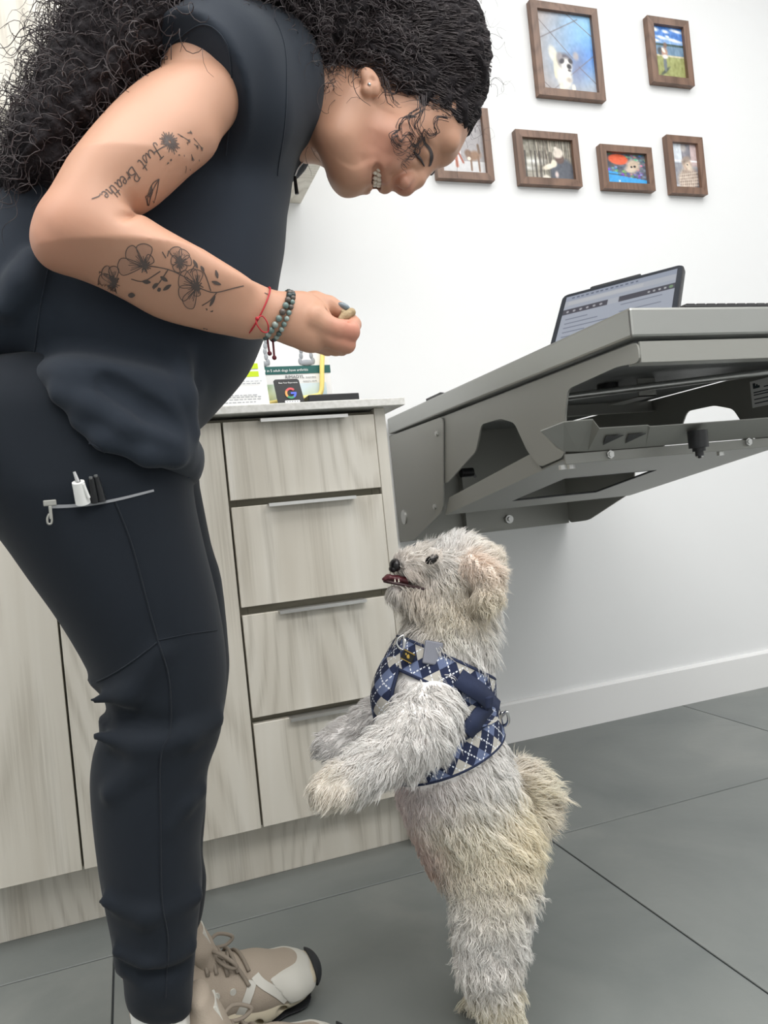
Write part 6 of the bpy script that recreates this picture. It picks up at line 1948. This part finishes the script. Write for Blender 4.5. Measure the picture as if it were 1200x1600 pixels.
uvn = nt.nodes.new('ShaderNodeUVMap')
sp = nt.nodes.new('ShaderNodeSeparateXYZ')
nt.links.new(uvn.outputs['UV'], sp.inputs[0])
S_D = 0.029
ua = nmath('DIVIDE', nmath('ADD', sp.outputs['X'], nmath('MULTIPLY', sp.outputs['Y'], 0.8)), S_D)
ub = nmath('DIVIDE', nmath('SUBTRACT', sp.outputs['X'], nmath('MULTIPLY', sp.outputs['Y'], 0.8)), S_D)
fa, fb = nmath('FLOOR', ua), nmath('FLOOR', ub)
ck = nmath('PINGPONG', nmath('ADD', fa, fb), 1.0)
alt = nmath('PINGPONG', fa, 1.0)
mx1 = nt.nodes.new('ShaderNodeMix')
mx1.data_type = 'RGBA'
mx1.inputs[6].default_value = rgb(98, 110, 142)
mx1.inputs[7].default_value = rgb(182, 178, 170)
nt.links.new(nmath('GREATER_THAN', alt, 0.5), mx1.inputs[0])
mx2 = nt.nodes.new('ShaderNodeMix')
mx2.data_type = 'RGBA'
mx2.inputs[6].default_value = rgb(26, 36, 66)
nt.links.new(mx1.outputs[2], mx2.inputs[7])
nt.links.new(nmath('GREATER_THAN', ck, 0.5), mx2.inputs[0])


def dash(a_, b_):
    l_ = nmath('LESS_THAN', nmath('ABSOLUTE', nmath('SUBTRACT', nmath('FRACT', a_), 0.5)), 0.035)
    d_ = nmath('GREATER_THAN', nmath('FRACT', nmath('MULTIPLY', b_, 5.0)), 0.4)
    return nmath('MULTIPLY', l_, d_)


mx3 = nt.nodes.new('ShaderNodeMix')
mx3.data_type = 'RGBA'
mx3.inputs[7].default_value = rgb(225, 228, 235)
nt.links.new(mx2.outputs[2], mx3.inputs[6])
nt.links.new(nmath('MAXIMUM', dash(ua, ub), dash(ub, ua)), mx3.inputs[0])
nt.links.new(mx3.outputs[2], bs.inputs['Base Color'])
M['argyle'] = am
M['navy'] = mat('navy_webbing', rgb(30, 40, 68), 0.85, bump=(800, 0.3, 0.0005, (1, 1, 1)))
harness_pts = []


def cloth(name, P, uv, thick=0.003, material=None, piping=True):
    """P (n,m,3) grid -> quilted strip with thickness, piped along both long edges"""
    n, m, _ = P.shape
    harness_pts.append((P.reshape(-1, 3), n, m))
    a = (np.arange(n - 1)[:, None] * m + np.arange(m - 1)[None]).ravel()
    Q_ = np.stack([a, a + 1, a + m + 1, a + m], 1)
    Vf = P.reshape(-1, 3)
    N_ = normals_of(Vf, Q_)
    cen = np.array((0.3795,0.9300,0.4382))
    if ((Vf - cen) * N_).sum() < 0:
        N_ = -N_
        Q_ = Q_[:, ::-1]
    t_ = np.linspace(-1, 1, m)[None].repeat(n, 0).ravel()
    top_ = Vf + N_ * (thick * (1 - 0.5 * t_[:, None] ** 4))
    V_ = np.concatenate([top_, Vf])
    k = n * m
    i = np.arange(n - 1)
    side = [np.stack([i * m, (i + 1) * m, (i + 1) * m + k, i * m + k], 1), np.stack([i * m + m - 1, i * m + m - 1 + k, (i + 1) * m + m - 1 + k, (i + 1) * m + m - 1], 1)]
    o = mesh_np(name, V_, np.concatenate([Q_, Q_[:, ::-1] + k] + side), material=material or M['argyle'], parent=HS, uv=np.concatenate([uv, uv]))
    if piping:
        pp = np.stack([P[:, 0], P[:, -1]])
        T_, TQ_ = tubes(pp + 0.0, np.full((2, n), 0.0026), 6)
        pv = mesh_np('edge_piping', T_, TQ_, material=M['navy'], parent=HS)
        pv['kind'] = 'stuff'
    return o


def ring_band(name, front, back, hw0, hw1, off, n=72, m=7, arc=(0, 2 * math.pi), q=0.0):
    f_, b_ = np.asarray(front), np.asarray(back)
    c = (f_ + b_) / 2
    e1 = (f_ - b_) / np.linalg.norm(f_ - b_)
    e2 = np.array([0, 1.0, 0])
    nrm_ = np.cross(e1, e2)
    P = np.zeros((n, m, 3))
    for i, a in enumerate(np.linspace(*arc, n)):
        d = e1 * math.cos(a) + e2 * math.sin(a)
        hw = hw0 + (hw1 - hw0) * (1 - math.cos(a)) / 2
        for j, s_ in enumerate(np.linspace(-1, 1, m)):
            o_ = c + nrm_ * s_ * hw
            h = trunk_bvh.ray_cast(Vector(o_ + d * 0.3), Vector(-d))
            p_ = np.array(h[0]) if h[0] is not None else o_ + d * 0.06
            P[i, j] = p_ + d * off
    L = np.concatenate([[0], np.cumsum(np.linalg.norm(np.diff(P[:, m // 2], axis=0), axis=1))])
    w_ = np.linspace(-1, 1, m)[None] * (hw0 + hw1) / 2
    uv = np.stack([L[:, None].repeat(m, 1), w_.repeat(n, 0)], -1).reshape(-1, 2)
    return cloth(name, P, uv)


ring_band('neck_band', (0.3257,0.9300,0.5048), (0.4381,0.9300,0.4366), 0.019, 0.019, 0.008)
ring_band('girth_band', (0.2964,0.9300,0.3649), (0.4450,0.9300,0.4040), 0.017, 0.019, 0.008)
# chest panel and back panel
def panel(name, pts_l, pts_r, d, off, n=14, m=8):
    L_, R_ = catmull(pts_l, 6), catmull(pts_r, 6)
    tt = np.linspace(0, 1, n)
    L_ = np.stack([np.interp(tt, np.linspace(0, 1, len(L_)), L_[:, c]) for c in range(3)], 1)
    R_ = np.stack([np.interp(tt, np.linspace(0, 1, len(R_)), R_[:, c]) for c in range(3)], 1)
    P = np.zeros((n, m, 3))
    d = np.asarray(d, float) / np.linalg.norm(d)
    for j, s_ in enumerate(np.linspace(0, 1, m)):
        for i in range(n):
            p_ = L_[i] * (1 - s_) + R_[i] * s_
            h = trunk_bvh.ray_cast(Vector(p_ - d * 0.35), Vector(d))
            P[i, j] = (np.array(h[0]) if h[0] is not None else np.array(trunk_bvh.find_nearest(Vector(p_))[0])) - d * off
    uv = np.stack([np.linspace(0, 0.09, n)[:, None].repeat(m, 1), np.linspace(-0.03, 0.03, m)[None].repeat(n, 0)], -1).reshape(-1, 2)
    return cloth(name, P, uv)


panel('chest_panel', [(0.2925,0.9050,0.5071), (0.2869,0.8980,0.4770), (0.2829,0.8960,0.4461), (0.2807,0.9000,0.4135)], [(0.3087,0.9550,0.4970), (0.3073,0.9620,0.4618), (0.3043,0.9640,0.4275), (0.2994,0.9600,0.3951)], (1, 0, 0), 0.011)
panel('back_panel', [(0.3678,0.8600,0.4765), (0.3696,0.8600,0.4460), (0.3713,0.8600,0.4139)], [(0.4144,0.8800,0.4569), (0.4274,0.8900,0.4294), (0.4272,0.8900,0.4111)], (-0.35, 1, 0), 0.010)
# webbing, rings, patches
def strap(name, pts, w_, th, up_):
    P_ = catmull(pts, 6)
    T_ = np.gradient(P_, axis=0)
    T_ /= np.linalg.norm(T_, axis=1, keepdims=True)
    N_ = np.asarray(up_, float)[None].repeat(len(P_), 0)
    B_ = np.cross(T_, N_)
    B_ /= np.linalg.norm(B_, axis=1, keepdims=True)
    N_ = np.cross(B_, T_)
    ring_ = [(-1, -1), (1, -1), (1, 1), (-1, 1)]
    V_ = np.stack([P_ + B_ * w_ * a + N_ * th * b for a, b in ring_], 1).reshape(-1, 3)
    i, k = np.meshgrid(np.arange(len(P_) - 1), np.arange(4), indexing='ij')
    Q_ = np.stack([i * 4 + k, i * 4 + (k + 1) % 4, (i + 1) * 4 + (k + 1) % 4, (i + 1) * 4 + k], -1).reshape(-1, 4)
    e_ = (len(P_) - 1) * 4
    Q_ = np.concatenate([Q_, [[3, 2, 1, 0], [e_, e_ + 1, e_ + 2, e_ + 3]]])
    harness_pts.append((np.repeat(P_, 2, 0) + np.tile([[0, 0, 0], [0, 1e-4, 0]], (len(P_), 1)), len(P_), 2))
    return mesh_np(name, V_, Q_, material=M['navy'], parent=HS, smooth=False)


strap('webbing', [(0.3694,0.8550,0.4802), (0.3822,0.8500,0.4679), (0.3981,0.8550,0.4555), (0.4162,0.8700,0.4372), (0.4331,0.8850,0.4211)], 0.0125, 0.0016, (0.2, -1, 0.3))
strap('webbing', [(0.3690,0.8480,0.4125), (0.3824,0.8480,0.4241), (0.3996,0.8600,0.4310), (0.4133,0.8680,0.4365)], 0.0115, 0.0016, (0.3, -1, 0.1))
strap('strap_keeper', [(0.4097,0.8620,0.4481), (0.4073,0.8640,0.4336)], 0.006, 0.004, (0.3, -1, 0.1))


def dring(name, c, r, ax, up_, parent=HS):
    c, ax, up_ = np.asarray(c), np.asarray(ax, float), np.asarray(up_, float)
    ax /= np.linalg.norm(ax)
    up_ /= np.linalg.norm(up_)
    pts = [c + r * (math.cos(a) * ax + math.sin(a) * up_) for a in np.linspace(-math.pi / 2, math.pi / 2, 9)] + [c - up_ * r - ax * 0.001, c - ax * r * 0.25 - up_ * r * 0.6, c - ax * r * 0.25 + up_ * r * 0.6]
    return tube(name, pts, r * 0.17, M['chrome'], parent, 3, 8, closed=True)


dring('ring', (0.4377,0.8850,0.4120), 0.0125, np.array((0.4424,0.8850,0.4044)) - np.array((0.4329,0.8850,0.4195)), np.array((0.4432,0.8800,0.4187)) - np.array((0.4388,0.9000,0.4016)))
P, N = onto(trunk_bvh, [(0.3318,0.8600,0.5155), (0.3521,0.8600,0.5060), (0.3104,0.8800,0.5191)], 0.0135)
dring('ring', P[0] + np.array([0, -0.002, 0]), 0.0085, np.array([-1, 0.2, 0.2]), np.array([0.2, 0.1, 1]))
gm = mat('grey_reflective_patch', rgb(122, 124, 134), 0.6)
q = Vector(P[1])
MB().box((-0.0125, -0.0015, -0.0145), (0.0125, 0.0015, 0.0145), 0.002, Matrix.Translation(q) @ Matrix.Rotation(math.radians(18), 4, 'Y') @ Matrix.Rotation(math.radians(-8), 4, 'X')).build('reflective_patch', gm, HS)
q = Vector(P[2]) + Vector((-0.004, -0.004, 0))
mt_ = Matrix.Translation(q) @ Matrix.Rotation(math.radians(-38), 4, 'Z') @ Matrix.Rotation(math.radians(30), 4, 'Y')
lab_ = MB().box((-0.008, -0.0012, -0.0065), (0.008, 0.0012, 0.0065), 0.0006, mt_).build('woven_label', M['black'], HS)
gold = mat('gold_thread', rgb(176, 146, 60), 0.5)
b = MB()
for bx in ((-0.0075, 0.0056, 0.0075, 0.0064), (-0.0075, -0.0064, 0.0075, -0.0056)): b.box((bx[0], -0.0017, bx[1]), (bx[2], -0.0012, bx[3]), 0, mt_)
b.ball(mt_ @ Vector((0.001, -0.0012, 0.0005)), 0.0028, 10, (1, 0.3, 1)).ball(mt_ @ Vector((-0.003, -0.0012, 0.002)), 0.0016, 8, (1, 0.3, 1))
b.build('label_emblem', gold, lab_)

# ------------------------------------------------------------------ coat
hb, base_ = [], 0
HVv, HQq = [], []
for pts_, n_, m_ in harness_pts:
    a = (np.arange(n_ - 1)[:, None] * m_ + np.arange(m_ - 1)[None]).ravel() + base_
    HVv.append(pts_)
    HQq.append(np.stack([a, a + 1, a + m_ + 1, a + m_], 1))
    base_ += len(pts_)
harness_bvh = bvh_of(np.concatenate(HVv), np.concatenate(HQq))
excl = [(np.array((0.3371,0.9050,0.5978)), 0.010), (np.array((0.3470,0.9000,0.5935)), 0.007), (np.array((0.3629,0.8850,0.6257)), 0.0085), (np.array((0.3307,0.9150,0.6022)), 0.013), (np.array((0.3413,0.9050,0.5964)), 0.010), (np.array((0.3231,0.9250,0.6210)), 0.0085), (np.array((0.3201,0.9250,0.6014)), 0.010), (np.array((0.3587,0.8900,0.6245)), 0.006)]


def grow(n, weight, lmul, r0, S, nguide):
    P, N = sample(DV, DQ, DN, n, weight)
    keep = np.ones(len(P), bool)
    for c, r_ in excl: keep &= np.linalg.norm(P - c, axis=1) > r_
    keep &= P[:, 2] > 0.004
    P, N = P[keep], N[keep]
    nearh = np.zeros(len(P), bool)
    for i_, (p_, n_) in enumerate(zip(P.tolist(), N)):
        q_ = harness_bvh.find_nearest(Vector(p_), 0.015)[0]
        nearh[i_] = q_ is not None and ((np.array(q_) - p_) @ n_ > 0.0035 and (np.array(q_) - p_) @ (np.array(q_) - p_) < 0.0093 ** 2 or (np.array(q_) - p_) @ (np.array(q_) - p_) < 9e-6)
    P, N = P[~nearh], N[~nearh]
    n = len(P)
    F_, L, Wv, C_ = coat(P)
    F_ = F_ - 0.75 * (F_ * N).sum(1, keepdims=True) * N
    F_ = F_ / (np.linalg.norm(F_, axis=1, keepdims=True) + 1e-6)
    # neighbouring hairs lean together in locks
    lk = np.sin(P @ np.array([[190., 60, 110], [70, 210, 150], [140, -90, 230]]).T + 2.0 * np.sin(P @ np.array([[80., 30, 50], [20, 90, -60], [60, -30, 90]]).T))
    F_ = F_ + 0.38 * lk + rng.normal(0, 0.16, (n, 3))
    F_ /= np.linalg.norm(F_, axis=1, keepdims=True)
    L = L * lmul * (0.65 + 0.7 * rng.random(n))
    t = np.linspace(0, 1, S)
    lift = 0.62 * (1 - t) ** 1.5
    dirs = F_[:, None] * (0.5 + 0.5 * t)[None, :, None] + N[:, None] * (lift[None, :, None] * (0.7 + 0.5 * rng.random((n, 1, 1))))
    dirs[:, :, 2] -= 0.25 * t ** 2
    dirs /= np.linalg.norm(dirs, axis=2, keepdims=True)
    step = dirs * (L / (S - 1))[:, None, None]
    path = P[:, None] - N[:, None] * 0.0015 + np.concatenate([np.zeros((n, 1, 3)), np.cumsum(step[:, :-1], axis=1)], 1)
    A = np.cross(F_, N)
    A /= np.linalg.norm(A, axis=1, keepdims=True) + 1e-9
    ph = (P @ np.array([310., 170, 260]))[:, None] + rng.normal(0, 0.5, (n, 1)) + t[None] * (2.0 + 7.0 * Wv[:, None] * L[:, None] / 0.025)
    path += A[:, None] * (np.sin(ph) * t[None] ** 0.7 * (0.0028 * Wv)[:, None])[:, :, None]
    # hairs gather into locks: bend each towards its nearest guide hair
    kd = KDTree(nguide)
    for i_ in range(nguide): kd.insert(P[i_], i_)
    kd.balance()
    gi = np.array([kd.find(p_)[1] for p_ in P.tolist()])
    close = np.exp(-((P - P[gi]) ** 2).sum(1) / 0.010 ** 2)[:, None, None]
    path = path + (path[gi] - path) * (0.80 * t ** 0.9)[None, :, None] * close
    rad_ = (r0 * (0.7 + 0.6 * rng.random(n)))[:, None] * np.maximum(1 - t ** 1.6, 0.05)[None]
    V_, Q_ = tubes(path, rad_, 3)
    c_ = C_ * (0.95 + 0.08 * rng.random((n, 1)))
    c_ = np.clip(c_[:, None] * (0.96 + 0.05 * t)[None, :, None], 0, 0.98)
    return V_, Q_, np.repeat(c_.reshape(-1, 3), 3, 0)


dog_mid = np.array((0.3923,0.9300,0.3846))
V1_, Q1_, C1_ = grow(30000, None, 1.0, 0.00085, 7, 4200)
V2_, Q2_, C2_ = grow(26000, lambda c: 0.4 + 1.0 * (c[:, 1] < 0.95), 0.9, 0.00055, 6, 5200)
V3_, Q3_, C3_ = grow(5000, lambda c: 1.0 * (c[:, 2] > 0.565) + 0.6 * (c[:, 0] > 0.475), 1.05, 0.0005, 7, 900)
o1, o2 = len(V1_), len(V1_) + len(V2_)
fur = mesh_np('fur', np.concatenate([V1_, V2_, V3_]), np.concatenate([Q1_, Q2_ + o1, Q3_ + o2]), material=M['fur'], parent=D, col=np.concatenate([C1_, C2_, C3_]))
fur['kind'] = 'stuff'

# ------------------------------------------------------------------ face of the dog
bp_s = []
for y_, sy in ((0.884, -1), (0.976, 1)):
    for k in range(46):
        a0 = np.array((0.3705,0.8860,0.6346)) + np.array([rng.normal(0, 0.005), 0, rng.normal(0, 0.0025)])
        a0[1] = y_ + rng.normal(0, 0.002)
        dx = np.array([-0.004 + rng.normal(0, 0.004), sy * 0.003, -0.011 + rng.normal(0, 0.002)])
        t_ = np.linspace(0, 1, 6)[:, None]
        bp_s.append(a0 + dx * t_ + np.array([-0.003, 0, -0.001]) * np.sin(t_ * 3) * rng.normal(0, 1))
    for k in range(60):
        f_ = rng.random()
        a0 = np.array((0.3302,0.9100,0.6141)) * (1 - f_) + np.array((0.3501,0.9020,0.6070)) * f_
        a0 = a0 + np.array([rng.normal(0, 0.002), 0, rng.normal(0, 0.002)])
        a0[1] = 0.93 + sy * (0.022 + 0.008 * f_)
        t_ = np.linspace(0, 1, 6)[:, None]
        bp_s.append(a0 + np.array([0.006 + rng.normal(0, 0.002), sy * 0.003, -0.009 - 0.006 * rng.random()]) * t_ + np.array([0.003, 0, 0]) * np.sin(t_ * 3) * rng.normal(0, 0.6))
bp_s = np.array(bp_s)
V_, Q_ = tubes(bp_s, np.full(bp_s.shape[:2], 0.00035) * np.linspace(1, 0.3, 6)[None], 3)
br_ = mesh_np('face_hair', V_, Q_, material=M['fur'], parent=D, col=np.tile(lin((252, 246, 240)), (len(V_), 1)))
br_['kind'] = 'stuff'
MB().ball(Vector((0.3294,0.9300,0.6209)), 0.0092, 16, (0.85, 1.15, 0.95)).ball(Vector((0.3253,0.9300,0.6164)), 0.006, 12, (0.9, 1.3, 0.8)).build('nose', M['nose'], D, smooth=True)
for c_, a_ in (((0.3633,0.8860,0.6257), -22), ((0.3967,0.9740,0.6214), -22)):
    MB().ball(Vector(c_), 0.0082, 18, (1.2, 0.75, 0.70), Matrix.Rotation(math.radians(a_), 3, 'Y')).build('eye', M['eye'], D, smooth=True)
tg = Vol((0.22, 0.90, 0.56), (0.34, 0.96, 0.66), 0.0014)
tg.chain([(0.3641,0.9300,0.5913,0.0072,2.4), (0.3466,0.9300,0.5969,0.0067,2.3), (0.3292,0.9300,0.6025,0.0050,2.2), (0.3180,0.9300,0.6064,0.0037,2), (0.3116,0.9300,0.6047,0.0025,2)], 0.003)
mesh_np('tongue', *tg.mesh(1), material=M['tongue'], parent=D)
for s_ in (-1, 1):
    pts = [np.array(q_) + np.array([0, s_ * w_, 0]) for q_, w_ in (((0.3617,0.9300,0.5857), 0.024), ((0.3459,0.9300,0.5911), 0.020), ((0.3285,0.9300,0.5967), 0.015), ((0.3156,0.9300,0.6008), 0.008), ((0.3122,0.9300,0.6021), 0.0))]
    tube('lip', pts, 0.0019, M['gum'], D, 5, 8)
    for (px_, w_) in (((0.3221,0.9300,0.6034), 0.0125), ((0.3265,0.9300,0.6028), 0.0145)):
        c = Vector(px_) + Vector((0, s_ * w_, 0))
        MB().cyl(c - Vector((0, 0, 0.003)), c + Vector((0, 0, 0.0012)), 0.0011, 0.0004, 8).build('tooth', M['teeth'], D, smooth=True)
